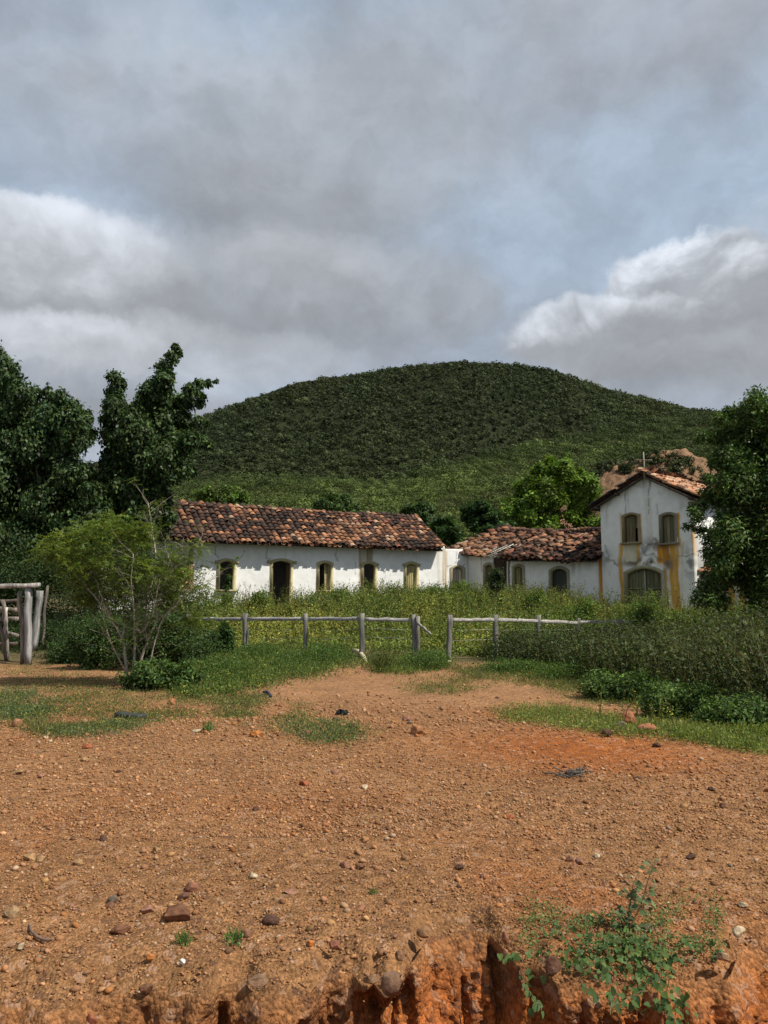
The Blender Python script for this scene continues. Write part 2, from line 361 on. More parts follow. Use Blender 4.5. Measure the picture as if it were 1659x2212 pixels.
def crown(lobes, n, L, Wd, col, up=.6, out=.6, spread=.2, A=None, shell=(.55, 1.05), var=.3, subs=9, colvar=.25, hi=None):
    """leaf clumps spread over lobes [(x,y,z,r[,squash])]"""
    lb = np.array([list(q)+[1.]*(5-len(q)) for q in lobes], float); w = lb[:, 3]**2; w /= w.sum()
    K = len(lb)*subs; li = np.repeat(np.arange(len(lb)), subs)
    d = unit(RNG.normal(size=(K, 3))); rr = lb[li, 3]*(shell[0]+(shell[1]-shell[0])*RNG.random(K)**.6)
    cen = lb[li, :3]+d*rr[:, None]*np.stack([np.ones(K), np.ones(K), lb[li, 4]], 1)
    kc = np.exp(RNG.normal(size=K)*colvar)
    pick = RNG.choice(K, n, p=(lb[li, 3]**2/np.sum(lb[li, 3]**2)))
    P = cen[pick]+RNG.normal(size=(n, 3))*(lb[li[pick], 3]*spread)[:, None]
    N = d[pick]*out+np.array([0, 0, up])+RNG.normal(size=(n, 3))*.55
    c = np.asarray(col, float)[None]*kc[pick][:, None]
    if hi is not None:
        f = np.clip((P[:, 2]-lb[li[pick], 2])/lb[li[pick], 3]*.5+.5, 0, 1)[:, None]*0+RNG.random((n, 1))**3; c = c*(1-f)+np.asarray(hi)*f
    return leaves(P, L, Wd, N, A, c, var)

def plain(V, Fq, c, name, m, parent=None, loc=None):
    return mk(name, V if loc is None else V-np.asarray(loc), Fq, m, parent, c, False, loc)

# distant canopy, one mass on each hill
def canopy_protos(k, nq, sz):
    out = []
    for _ in range(k):
        bl = [(RNG.normal()*.4, RNG.normal()*.4, .35+RNG.random()*.35, .45+.25*RNG.random()) for _ in range(4)]
        lb = np.array(bl); li = RNG.integers(0, 4, nq); d = unit(RNG.normal(size=(nq, 3))+np.array([0, -.25, .5]))
        P = lb[li, :3]+d*lb[li, 3:4]*(.8+.25*RNG.random((nq, 1))); N = d+RNG.normal(size=(nq, 3))*.22
        V, Fq, c = leaves(P, sz, .9, N, None, (1, 1, 1), .22); out.append((V, c))
    return out
def canopy(name, fn, y0, y1, sp, rad_, colf, nq, sz, label, cat, keep=None):
    pr = canopy_protos(8, nq, sz); xs, ys = [], []
    y = y0
    while y < y1:
        hw = .60*y+12; n = int(2*hw/sp); xs.append(np.linspace(-hw, hw, n)+RNG.normal(size=n)*sp*.6); ys.append(np.full(n, y)+RNG.normal(size=n)*sp*.6); y += sp*1.0
    x = np.concatenate(xs); y = np.concatenate(ys)
    if keep is not None: k = keep(x, y); x, y = x[k], y[k]
    z = fn(x, y); n = len(x); Vs, Cs = [], []
    r = rad_*np.exp(RNG.normal(size=n)*(.25 if nq < 50 else .30)); hsc = .8+.5*RNG.random(n); hsc = hsc*.8; c = colf(x, y, z); pi = RNG.integers(0, len(pr), n)
    an = RNG.random(n)*0.6-.3
    for q in range(len(pr)):
        s = np.where(pi == q)[0]; V0, c0 = pr[q]
        ca, sa = np.cos(an[s])[:, None], np.sin(an[s])[:, None]
        vx = V0[None, :, 0]*ca-V0[None, :, 1]*sa; vy = V0[None, :, 0]*sa+V0[None, :, 1]*ca
        Vs.append(np.stack([x[s][:, None]+vx*r[s][:, None], y[s][:, None]+vy*r[s][:, None], z[s][:, None]+(V0[None, :, 2]*r[s][:, None]+.2*r[s][:, None])*hsc[s][:, None]], -1).reshape(-1, 3))
        Cs.append((c[s][:, None]*c0[None]).reshape(-1, 3))
    V = np.concatenate(Vs); return tag(mk(name, V, np.arange(len(V)).reshape(-1, 4), M_far, None, np.concatenate(Cs)), label, cat, kind='stuff')
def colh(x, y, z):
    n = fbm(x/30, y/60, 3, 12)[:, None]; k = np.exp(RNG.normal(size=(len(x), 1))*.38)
    lo = (1-sstep(330, 560, y))[:, None]*.8; rt = sstep(.12, .38, x/y)[:, None]*.35; f = np.clip(lo*(.4+1.2*n)+rt, 0, 1)  # right flank of the hill made lighter: sunlight put into the crown colour
    return ((np.array([.028, .042, .018])*(1-n)*1.5+np.array([.052, .056, .023])*n)*(1-f)+np.array([.078, .100, .030])*f)*k  # dark crown colour of dense foliage, with cloud shade over the hill painted in
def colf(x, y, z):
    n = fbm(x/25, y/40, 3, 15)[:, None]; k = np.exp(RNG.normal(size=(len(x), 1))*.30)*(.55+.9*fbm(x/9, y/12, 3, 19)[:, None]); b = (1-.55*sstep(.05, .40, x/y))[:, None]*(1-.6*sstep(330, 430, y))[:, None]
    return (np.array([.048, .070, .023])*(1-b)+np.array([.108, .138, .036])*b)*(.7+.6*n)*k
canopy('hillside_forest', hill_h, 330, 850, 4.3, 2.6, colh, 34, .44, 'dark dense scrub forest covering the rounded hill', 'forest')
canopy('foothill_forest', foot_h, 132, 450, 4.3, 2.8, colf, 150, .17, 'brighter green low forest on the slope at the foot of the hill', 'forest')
k_ = 420; sx = (SC[1]+(SC[-2]-SC[1])*RNG.random(k_)); sy = 70+33*RNG.random(k_)**.7; sx = sx*sy
kp = fbm(sx*.12, sy*.12, 2, 31) > .60; sx, sy = sx[kp], sy[kp]
V, Fq, c = crown([(a_, b_, float(scar_h(a_, b_))+.2, .4+.6*RNG.random()) for a_, b_ in zip(sx, sy)], 26000, .28, .7, (.05, .06, .025))
tag(plain(V, Fq, c, 'slope_scrub', M_far), 'low scrub dotted over the bare brown earth slope', 'scrub', kind='stuff')

def lobes_px(pts, Y, dy=.5, push=0):
    out = []
    for (x, y, r) in pts:
        p = at(x, y, Y+push+(RNG.random()-.5)*dy*2); out.append((p[0], p[1], p[2], r*Y/F))
    return out
def limb(mb, a, b, r0, r1, seg=7, bend=.12, col=(.12, .09, .065), n=7):
    a = np.asarray(a, float); b = np.asarray(b, float); L = np.linalg.norm(b-a); q = np.linspace(0, 1, n)[:, None]
    off = RNG.normal(size=3)*L*bend; P = a*(1-q)+b*q+off*np.sin(np.pi*q)+RNG.normal(size=(n, 3))*L*.012*np.sin(np.pi*q)
    mb.tube(P, np.linspace(r0, r1, n), seg, col, wob=.15); return P
def tree(name, base, lobes, nl, L, Wd, col, label, trunk_r=.25, group=None, cat='tree', mat=None, bark=(.11, .09, .07), limbs=9, **kw):
    base = np.asarray(base, float); root = empty(name, base, 0, label, cat, group)
    mb = MB(); lb = np.array([l[:4] for l in lobes]); cen = np.average(lb[:, :3], 0, weights=lb[:, 3]**2)
    fork = base*.55+np.array([cen[0], cen[1]+.3, base[2]+(cen[2]-base[2])*.6])*.45
    P = limb(mb, base-[0, 0, .3], fork, trunk_r, trunk_r*.65, 9, .04, bark)
    big = np.where(lb[:, 3] >= np.quantile(lb[:, 3], .6))[0]; order = big[np.argsort(-np.linalg.norm(lb[big, :3]-fork, axis=1))[:limbs]]
    for k in order:
        s = P[-1] if k % 2 else P[-2]; limb(mb, s, lb[k, :3], trunk_r*.32, trunk_r*.05, 6, .05, bark)
    mb.build('trunk', M_bark, root, off=base)
    V, Fq, c = crown(lobes, nl, L, Wd, col, **kw); mk('crown', V-base, Fq, mat or M_leaf, root, c)
    return root

# the two big dark trees on the left
T2 = [(245,815,13),(264,828,9),(250,848,17),(245,878,21),(240,905,18),(262,900,25),(290,905,28),(380,752,9),(388,762,6),(372,772,11),(352,795,16),(356,818,16),(336,832,17),(348,850,20),(318,845,16),(330,880,30),(466,822,4),(450,826,7),(430,828,10),(414,842,13),(434,856,9),(402,865,18),(380,872,18),(432,872,7),(447,915,6),(428,908,10),(405,912,15),(385,900,18),(452,962,8),(435,952,12),(412,948,17),(388,958,24),(415,1018,8),(396,1015,14),(370,1022,20),
      (252,940,26),(290,945,36),(330,930,40),(350,985,34),(300,1000,40),(262,985,30),(320,1050,38),(350,1075,20),(335,1105,26),(290,1075,34),(255,1040,32),(300,1120,26),(345,1130,20),(368,1112,12),(230,1000,16),(310,1145,20),(270,1120,25),(240,1090,25)]
T1 = [(-60,740,30),(-30,770,30),(0,775,18),(15,795,20),(30,822,20),(5,850,28),(50,850,22),(78,850,14),(110,850,15),(130,856,14),(150,872,16),(165,885,14),(188,894,11),(182,910,15),(150,912,28),(110,905,32),(60,900,34),(15,900,35),(195,935,12),(168,950,26),(120,960,38),(70,960,38),(20,970,38),(0,1030,40),(60,1030,40),(110,1030,36),(150,1020,32),(188,1020,17),(100,1090,42),(40,1100,42),(150,1095,32),(195,1065,22),(208,1110,28),(172,1150,34),(110,1160,38),(50,1170,38),(0,1160,40),(80,1215,30),(30,1230,36),(130,1215,30),(178,1205,26),(220,1165,22),(15,1275,26),(-60,900,60),(-60,1040,70),(-60,1180,60)]
b2 = at(300, 1330, 31); b2[2] = height(b2[0], b2[1])
def back(pts, r): return [(x, y, q) for x, y, q in pts if q >= r]
tree('large_tree', b2, lobes_px(T2, 30, 1.1)+lobes_px(back(T2, 24), 31, 1, 1.2)+lobes_px([(300,1000,46),(330,950,40),(300,1080,44)], 31, .5, .8), 130000, .16, .55, (.046, .074, .022), 'tall dark leafy tree with pointed upright boughs overlapping the tiled roof', .38, 'large trees at the left', mat=M_leafd, A=(0, 0, -1), subs=34, spread=.26, var=.3, out=.9, up=.35, colvar=.3)
b1 = at(90, 1350, 29.5); b1[2] = height(b1[0], b1[1])
tree('large_tree', b1, lobes_px(T1, 29, 1.1)+lobes_px(back(T1, 30), 30, 1, 1.2), 140000, .16, .55, (.044, .072, .023), 'broad dark drooping tree at the left edge behind the grey plank gate', .42, 'large trees at the left', mat=M_leafd, A=(0, 0, -1), subs=34, spread=.26, var=.3, out=.9, up=.35, colvar=.3)
# the tree in front of the chapel on the right
RT = [(1640,862,20),(1625,880,20),(1655,900,25),(1600,895,18),(1572,892,14),(1555,905,12),(1518,940,9),(1532,948,9),(1560,940,22),(1600,940,32),(1645,940,34),(1590,1000,34),(1640,1000,38),(1552,985,16),(1560,1040,18),(1600,1060,38),(1650,1060,36),(1535,1075,12),(1560,1080,20),(1496,1098,9),(1515,1092,12),(1484,1136,7),(1540,1000,11),(1530,1032,9),(1527,1062,12),(1508,1118,12),(1535,1165,14),(1528,1195,12),(1512,950,9),(1500,1108,9),(1500,1142,8),(1516,1146,9),(1575,1120,24),(1575,1160,32),(1620,1150,40),(1655,1200,35),(1560,1210,28),(1600,1225,32),(1640,1262,32),(1548,1250,24),(1532,1268,20),(1520,1292,18),(1550,1300,20),(1650,1300,26),(1720,1000,70),(1720,1150,70),(1720,900,50),(1700,1270,50)]
b3 = at(1640, 1400, 24); b3[2] = height(b3[0], b3[1])
tree('tree', b3, lobes_px(RT, 24, 1.0)+lobes_px(back(RT, 28), 24, .8, 1.1), 100000, .14, .36, (.068, .108, .025), 'dark feathery tree at the right edge hanging in front of the chapel', .26, mat=M_leafd, subs=26, spread=.3, var=.35)
# trees behind the houses
def bush_lobes(cx, cy, w, h, r, n, Y):
    out = []
    for _ in range(n):
        a = RNG.random()*2*math.pi; q = math.sqrt(RNG.random()); out.append((cx+math.cos(a)*q*w, cy+math.sin(a)*q*h, r*(.7+.6*RNG.random())))
    return lobes_px(out, Y, w*Y/F*.6)
BT = [(1190,1012,20),(1165,1030,26),(1215,1020,26),(1240,1032,24),(1270,1048,22),(1285,1070,20),(1140,1060,26),(1185,1065,34),(1235,1070,34),(1110,1090,22),(1150,1100,32),(1200,1110,34),(1260,1105,34),(1120,1130,28),(1180,1140,28),(1240,1140,28),(1290,1130,22),(1095,1110,14)]
bt = at(1195, 1200, 58); bt[2] = height(bt[0], bt[1])
tree('tree', bt, lobes_px(BT, 58, 1.2), 46000, .26, .55, (.10, .16, .026), 'bright green rounded tree rising behind the broken roofs left of the chapel', .3, limbs=7, subs=11, spread=.18, hi=(.19, .26, .035))
for (x, y, w, h, Y, col, lab) in (
    (1035,1120,32,26,62,(.040,.075,.022),'small mid-green tree between the long roof and the bright rounded tree'),
    (965,1150,30,22,60,(.040,.072,.022),'leafy tree showing in the notch right of the long tiled roof'),
    (900,1120,26,18,66,(.045,.075,.022),'low tree peeping over the right end of the long ridge'),
    (480,1072,46,22,75,(.085,.125,.030),'pale green tree above the left end of the long ridge'),
    (1085,1155,30,18,56,(.036,.066,.020),'dark low tree behind the sagging middle roof'),
    (735,1098,44,14,85,(.060,.095,.028),'wide flat-topped tree just over the middle of the long ridge')):
    b = at(x, y+60, Y); b[2] = height(b[0], b[1])
    tree('tree', b, bush_lobes(x, y, w, h, 15, 16, Y), 13000, .28, .55, col, lab, .2, 'trees behind the houses', limbs=5, subs=9, spread=.2)

# ------------------------------------------------------------------ buildings
class Facade:
    """a vertical wall plane through O turned by th; local x runs along the wall, local -y faces the camera"""
    def __init__(s, O, th, gz):
        s.O = np.array([O[0], O[1]]); s.th = th; s.u = np.array([math.cos(th), math.sin(th)]); s.n = np.array([math.sin(th), -math.cos(th)]); s.gz = gz
    def px(s, x, y, off=0.):
        d = ray(x, y); k = (s.O@s.n+off)/(d[:2]@s.n); p = d*k
        return float((p[:2]-s.O)@s.u), float(p[2]+CAMZ-s.gz)
    def root(s, name, label, cat): return empty(name, (s.O[0], s.O[1], s.gz), s.th, label, cat)

def arch_prof(w, h, rise, n=9, z0=0.):
    """half outline of an opening: up the left jamb, over the segmental arch, down the right"""
    a = np.linspace(-1, 1, n); z = h-rise*a*a; P = [(-w/2, z0)]+[(w/2*q, zz) for q, zz in zip(a, z)]+[(w/2, z0)]
    return np.array(P)
def frame_mesh(w, h, fw, rise, depth=.30, proud=.05, col=(.42, .36, .2), ear=0., z0=0.):
    """arched surround: w,h are outer sizes; returns MB"""
    mb = MB(); o = arch_prof(w, h, rise, z0=z0); i = arch_prof(w-2*fw, h-fw, rise*.85, z0=z0); n = len(o); y0, y1 = -proud, depth
    V = np.concatenate([np.c_[o[:, 0], np.full(n, y0), o[:, 1]], np.c_[i[:, 0], np.full(n, y0), i[:, 1]], np.c_[o[:, 0], np.full(n, y1), o[:, 1]], np.c_[i[:, 0], np.full(n, y1), i[:, 1]]])
    k = np.arange(n-1); q = lambda a, b: np.stack([k+a*n, k+1+a*n, k+1+b*n, k+b*n], -1)
    Fq = np.concatenate([q(0, 1), q(1, 3), q(2, 0), q(3, 2), np.array([[0, n, 3*n, 2*n], [n-1, 2*n-1, 4*n-1, 3*n-1]])])
    nn = (1+.25*(vnoise(V[:, 0]*6, V[:, 2]*6, 3)-.5))[:, None]; mb.add(V, Fq, np.asarray(col)*nn)
    if ear: # short projecting ends of the lintel
        for sgn in (-1, 1):
            mb.box((sgn*(w/2+ear/2-.01), (y0-.012), h-rise-.06), (ear+.04, .06, .13), np.asarray(col)*.95)
    return mb
def planks_mesh(w, h, rise, n, y, col, th=.035, z0=0., x0=None, x1=None, bar=None, streak=.35):
    """boards side by side, tops following the arch"""
    mb = MB(); xs = np.linspace(-w/2 if x0 is None else x0, w/2 if x1 is None else x1, n+1)
    for k in range(n):
        a, b = xs[k]+.006, xs[k+1]-.006; za, zb = h-rise*(2*a/w)**2, h-rise*(2*b/w)**2; yy = y+RNG.normal()*.003; m = 10
        zr = np.linspace(0, 1, m); cA = np.asarray(col)*np.exp(RNG.normal()*.18)
        V = []; cc = []
        for q in zr:
            V += [(a, yy, z0+(za-z0)*q), (b, yy, z0+(zb-z0)*q), (b, yy+th, z0+(zb-z0)*q), (a, yy+th, z0+(za-z0)*q)]
            cc += [cA*(1-streak*.5+streak*vnoise(a*9+k, q*3, 7)*1.0)]*4
        V = np.array(V); i = np.arange(m-1)[:, None]*4; j = np.arange(4)[None]; jn = (j+1) % 4
        Fq = np.stack([i+j, i+jn, i+4+jn, i+4+j], -1).reshape(-1, 4); Fq = np.concatenate([Fq, [[0, 1, 2, 3], [4*m-4, 4*m-3, 4*m-2, 4*m-1]]])
        mb.add(V, Fq, np.array(cc))
    for bz in (bar or []): mb.box(((xs[0]+xs[-1])/2, y-.02, bz), (xs[-1]-xs[0]-.03, .035, .08), np.asarray(col)*1.05)
    return mb
def wall_mesh(s0, s1, zb, ztop, holes, step=.05, thick=.38, stains=(), cracks=(), seed=0, dirt=.5, base=(.82, .81, .78), gaps=()):
    nx = int((s1-s0)/step)+1; xs = np.linspace(s0, s1, nx); zt = np.array([ztop(x) for x in xs]); nz = int((zt.max()-zb)/step)+1
    q = np.linspace(0, 1, nz)[:, None]; X = np.broadcast_to(xs, (nz, nx)); Z = zb+(zt-zb)*q
    Yf = (fbm(X*.9, Z*.9, 4, seed)-.5)*.05
    c = np.ones((nz, nx, 3))*np.asarray(base)
    # weather: soft grey wash, darker drips under the eave, splash at the foot
    w1 = fbm(X*.8, Z*.5, 4, seed+2); drip = fbm(X*5, Z*.35, 4, seed+3)
    c *= (1-.10*dirt*sstep(.45, .8, w1))[..., None]
    k = (sstep(.56, .78, drip)*sstep(1.6, .1, zt-Z)*.35*dirt)[..., None]; c = c*(1-k)+np.array([.28, .26, .22])*k
    fk = (fbm(X*2.2, Z*2.2, 4, seed+5)); k = (sstep(.62, .8, fk)*.30*dirt)[..., None]; c = c*(1-k)+np.array([.42, .38, .31])*k
    for (a, b, z0, z1, col, st) in stains:
        e = .035+.02*0; wob = (fbm(X*0+3, Z*1.5, 3, seed+int(a*10) % 50)-.5)*.16
        k = sstep(a-e, a+e, X+wob)*(1-sstep(b-e, b+e, X+wob))*sstep(z0-.25, z0+.15, Z)*(1-sstep(z1-.05, z1+.05, Z))
        k = k*(.45+.75*fbm(X*7, Z*.5, 3, seed+8))*st; k = np.clip(k, 0, 1)[..., None]
        c = c*(1-k)+np.asarray(col)*(.75+.5*fbm(X*12, Z*1.2, 3, seed+9)[..., None])*k
    for (cx_, cz_, rx, rz, col, st) in gaps:    # mildew blotches
        k = np.exp(-((X-cx_)/rx)**2-((Z-cz_)/rz)**2)*sstep(.38, .62, fbm(X*3.5, Z*3.5, 4, seed+12))*st; k = k[..., None]; c = c*(1-k)+np.asarray(col)*k
    for P in cracks:
        P = np.asarray(P, float)
        for (a, b) in zip(P[:-1], P[1:]):
            ab = b-a; tt = np.clip(((X-a[0])*ab[0]+(Z-a[1])*ab[1])/(ab@ab), 0, 1); wob = (fbm(X*4, Z*4, 3, seed+13)-.5)*.12
            d = np.hypot(X-a[0]-ab[0]*tt+wob, Z-a[1]-ab[1]*tt+wob); k = ((1-sstep(.012, .05, d))*.6)[..., None]; c = c*(1-k)+np.array([.12, .11, .10])*k
    f = np.stack([X, Yf, Z], -1).reshape(-1, 3); bk = np.stack([X, np.full_like(X, thick), Z], -1).reshape(-1, 3); N = nx*nz
    i = np.arange(nz-1)[:, None]*nx; j = np.arange(nx-1)[None]; Q = np.stack([i+j, i+j+1, i+nx+j+1, i+nx+j], -1).reshape(-1, 4)
    cx_ = f[Q].mean(1); keep = np.ones(len(Q), bool)
    for (hx, hw, h0, h1, rise) in holes:
        a = np.clip(2*(cx_[:, 0]-hx)/hw, -1, 1); keep &= ~((abs(cx_[:, 0]-hx) < hw/2) & (cx_[:, 2] > h0) & (cx_[:, 2] < h1-rise*a*a))
    Q = Q[keep]; Qb = Q[:, ::-1]+N
    e = []
    bt_ = np.arange(nx-1); e.append(np.stack([bt_, bt_+N, bt_+1+N, bt_+1], -1)); tp = bt_+nx*(nz-1); e.append(np.stack([tp, tp+1, tp+1+N, tp+N], -1))
    ls = np.arange(nz-1)*nx; e.append(np.stack([ls, ls+nx, ls+nx+N, ls+N], -1)); rs = ls+nx-1; e.append(np.stack([rs, rs+N, rs+nx+N, rs+nx], -1))
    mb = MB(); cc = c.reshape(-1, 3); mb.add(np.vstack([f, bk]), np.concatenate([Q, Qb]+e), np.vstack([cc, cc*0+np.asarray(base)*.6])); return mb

PAL = np.array([[.042, .027, .021], [.078, .042, .029], [.135, .066, .040], [.25, .115, .058], [.36, .175, .090], [.40, .26, .165], [.28, .11, .07]])
def tile_roof(E0, E1, R0, R1, pitch=.29, row=.36, w=(.2, .22, .2, .15, .12, .06, .05), holes=(), sag=.06, seed=0, jit=1., lift=.05, dark=1.):
    """rows of barrel tiles on the quad eave E0-E1, ridge R0-R1"""
    E0, E1, R0, R1 = [np.asarray(v, float) for v in (E0, E1, R0, R1)]
    nc = max(2, int(np.linalg.norm(E1-E0)/pitch)); nr = max(2, int(np.linalg.norm(R0-E0)/row)); mb = MB()
    P = lambda a, b: (E0*(1-a)+E1*a)*(1-b)+(R0*(1-a)+R1*a)*b+np.array([0, 0, 1.])*((vnoise(a*7+seed, b*2, seed+1)-.5)*sag*2-sag*1.2*math.sin(math.pi*a)*math.sin(math.pi*b*.5+.7))
    seg = 6; an = np.linspace(-1.35, 1.35, seg+1)
    w = np.array(w)/sum(w)
    L = row*1.28
    for ci in range(nc+1):
        for rj in range(nr+1):
            for kind in (0, 1):
                if kind == 1 and ci == nc: continue
                a = (ci+(.5 if kind else 0))/nc; b = (rj)/nr
                if any(h(a, b) for h in holes): continue
                b = b+RNG.normal()*.012*jit; a = a+RNG.normal()*.0016*jit*60/nc*.5
                p = P(a, b); du = unit(P(a, min(b+.1, 1.1))-P(a, b-.02)); al = unit(E1-E0); nn = unit(np.cross(al, du)); nn = nn if nn[2] > 0 else -nn
                yaw = RNG.normal()*.035*jit; du = unit(du+al*yaw); al = unit(np.cross(du, nn)); tl = RNG.normal()*.02*jit
                r0, r1 = (.150*pitch/.29, .120*pitch/.29) if kind == 0 else (.125*pitch/.29, .145*pitch/.29)
                l0, l1 = (.085, .045) if kind == 0 else (.045, .01)
                Vv = []
                for (rr, dd, ll, thk) in ((r0, -L*.18, l0+tl, 0), (r1, L*.82, l1, 0), (r0, -L*.18, l0+tl, .02), (r1, L*.82, l1, .02)):
                    sg = 1 if kind == 0 else -1; rr2 = rr-thk
                    x = np.sin(an)*rr2; z = np.cos(an)*rr2*.85*sg + (ll if kind == 0 else ll+rr*.55)
                    Vv.append(p+du*dd+al*x[:, None]+nn*(z+lift-.06)[:, None])
                V = np.vstack(Vv); n = seg+1; k = np.arange(seg)
                Fq = np.concatenate([np.stack([k, k+1, k+1+n, k+n], -1), np.stack([k+2*n, k+3*n, k+1+3*n, k+1+2*n], -1), np.stack([k, k+2*n, k+1+2*n, k+1], -1)])
                sp = fbm(a*nc*.10+seed, b*2.2, 3, seed+3); ww = w*np.array([1, 1, 1, 1, 1, 1, 1.])
                ww = ww*np.exp((sp-.5)*np.array([-4, -3, 0, 3, 4, 4, 2])); ww /= ww.sum()
                c = PAL[RNG.choice(7, p=ww)]*np.exp(RNG.normal()*.18)*dark
                cc = np.tile(c, (len(V), 1)); cc[:n] *= 1.0; cc[n:2*n] *= .8
                mb.add(V, Fq, cc)
    return mb
def ridge_tiles(P0, P1, n, r=.15, seed=0, w=(.1, .2, .25, .2, .15, .1, .0), sag=.05):
    mb = MB(); P0 = np.asarray(P0, float); P1 = np.asarray(P1, float); d = unit(P1-P0); al = unit(np.cross(d, [0, 0, 1.])); L = np.linalg.norm(P1-P0)/n
    an = np.linspace(-1.5, 1.5, 8)
    for k in range(n):
        q = (k+.5)/n; p = P0*(1-q)+P1*q+[0, 0, (vnoise(q*7+seed, 0, seed+1)-.5)*sag*2]; c = PAL[RNG.choice(7, p=np.array(w)/sum(w))]; V = []
        dz = RNG.normal()*.012
        for rr, dd, z in ((r, -L*.62, .04+dz), (r*.85, L*.5, dz), (r-.02, -L*.62, .04+dz), (r*.85-.02, L*.5, dz)):
            V.append(p+d*dd+al*(np.sin(an)*rr)[:, None]+np.array([0, 0, 1.])*(np.cos(an)*rr*.8+z)[:, None])
        V = np.vstack(V); m = 8; kk = np.arange(7); mb.add(V, np.concatenate([np.stack([kk, kk+1, kk+1+m, kk+m], -1), np.stack([kk+2*m, kk+3*m, kk+1+3*m, kk+1+2*m], -1), np.stack([kk, kk+2*m, kk+1+2*m, kk+1], -1)]), c)
    return mb
def deck(E0, E1, R0, R1, holes=(), col=(.05, .035, .025), n=30, m=12, drop=.06, th=.03):
    mb = MB(); E0, E1, R0, R1 = [np.asarray(v, float) for v in (E0, E1, R0, R1)]
    P = lambda a, b: (E0*(1-a)+E1*a)*(1-b)+(R0*(1-a)+R1*a)*b
    for i in range(n):
        for j in range(m):
            if any(h((i+.5)/n, (j+.5)/m) for h in holes): continue
            q = [P(i/n, j/m), P((i+1)/n, j/m), P((i+1)/n, (j+1)/m), P(i/n, (j+1)/m)]; q = np.array(q)-[0, 0, drop]
            mb.add(np.vstack([q, q-[0, 0, th]]), np.array([[0, 1, 2, 3], [7, 6, 5, 4], [0, 4, 5, 1], [2, 6, 7, 3], [1, 5, 6, 2], [3, 7, 4, 0]]), col)
    return mb
def rafters(E0, E1, R0, R1, n, col=(.16, .11, .07), s=.08, drop=.14):
    mb = MB(); E0, E1, R0, R1 = [np.asarray(v, float) for v in (E0, E1, R0, R1)]
    for k in range(n):
        a = (k+.5)/n; p = E0*(1-a)+E1*a; q = R0*(1-a)+R1*a; mb.tube(np.array([p-[0, 0, drop], q-[0, 0, drop]]), s*.6, 4, np.array(col)*(.7+.6*RNG.random()))
    return mb
CREAM = (.40, .345, .19); OCH = (.26, .22, .10); GRY = (.20, .17, .11)
def opening(f, root, kind, x0, x1, yt, yb, fw=.15, rise=.13, shut=None, sillp=None, col=CREAM, pc=OCH, label=None, n=5, h=None, base0=False, ear=0., bars=None, door_leaf=None, lab2=None):
    """an arched window or door measured on the facade; returns its hole"""
    sa, zt = f.px(x0, yt); sb, _ = f.px(x1, yt); sm = (sa+sb)/2; zt = f.px((x0+x1)/2, yt)[1]; zb = 0. if base0 else f.px((x0+x1)/2, yb)[1]; w = sb-sa
    mb = frame_mesh(w, zt-zb, fw, rise, col=col, ear=ear)
    o = mb.build(kind, M_frame, root); o.location = (sm, 0, zb)
    if label: o['label'] = label
    H = zt-zb; iw = w-2*fw; ih = H-fw
    if kind == 'window': MB().box((0, -.03, -.045), (w+.06, .62*.55, .09), np.asarray(col)*.9).build('sill', M_frame, o)
    if shut == 'closed': planks_mesh(iw, ih, rise*.85, n, .13, pc, bar=bars).build('shutter' if kind == 'window' else 'door_leaf', M_plank, o)
    elif shut == 'right': planks_mesh(iw, ih, rise*.85, 3, .13, pc, x0=iw*.02, x1=iw/2).build('shutter', M_plank, o)
    elif shut == 'double':
        planks_mesh(iw, ih, rise*.85, 5, .13, pc, x0=-iw/2, x1=-.02, bar=bars).build('door_leaf', M_plank, o); planks_mesh(iw, ih, rise*.85, 4, .13, np.asarray(pc)*.8, x0=.02, x1=iw/2, bar=bars).build('door_leaf', M_plank, o)
        MB().box((0, .09, ih/2-.03), (.07, .05, ih-.1), (.30, .28, .2)).build('meeting_post', M_plank, o)
    elif shut == 'holed':
        planks_mesh(iw, ih, rise*.85, 3, .13, pc, x0=-iw/2, x1=iw*.2).build('shutter', M_plank, o); planks_mesh(iw, ih, rise*.85, 1, .14, np.asarray(pc)*.75, x0=iw*.2, x1=iw/2, z0=ih*.52).build('shutter', M_plank, o)
    elif shut == 'open':
        d = planks_mesh(.5, ih-rise, 0, 3, 0, pc); d.V = [np.c_[v[:, 1]+iw/2-.05, -v[:, 0]+.25+.05, v[:, 2]] for v in d.V]
        d.build('door_leaf' if kind == 'door' else 'shutter', M_plank, o)
    return (sm, w-fw*.9, zb+.01 if not base0 else -.6, zt-fw*.45, rise)
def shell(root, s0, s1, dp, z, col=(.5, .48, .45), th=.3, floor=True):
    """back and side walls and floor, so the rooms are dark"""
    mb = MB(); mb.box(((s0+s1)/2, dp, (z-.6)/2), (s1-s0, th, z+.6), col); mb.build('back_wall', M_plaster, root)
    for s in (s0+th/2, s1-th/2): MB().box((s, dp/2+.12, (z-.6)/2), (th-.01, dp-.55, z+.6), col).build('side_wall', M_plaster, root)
    if floor: MB().box(((s0+s1)/2, dp/2, .02), (s1-s0-.7, dp-.7, .06), (.12, .08, .06)).build('floor', M_plaster, root)

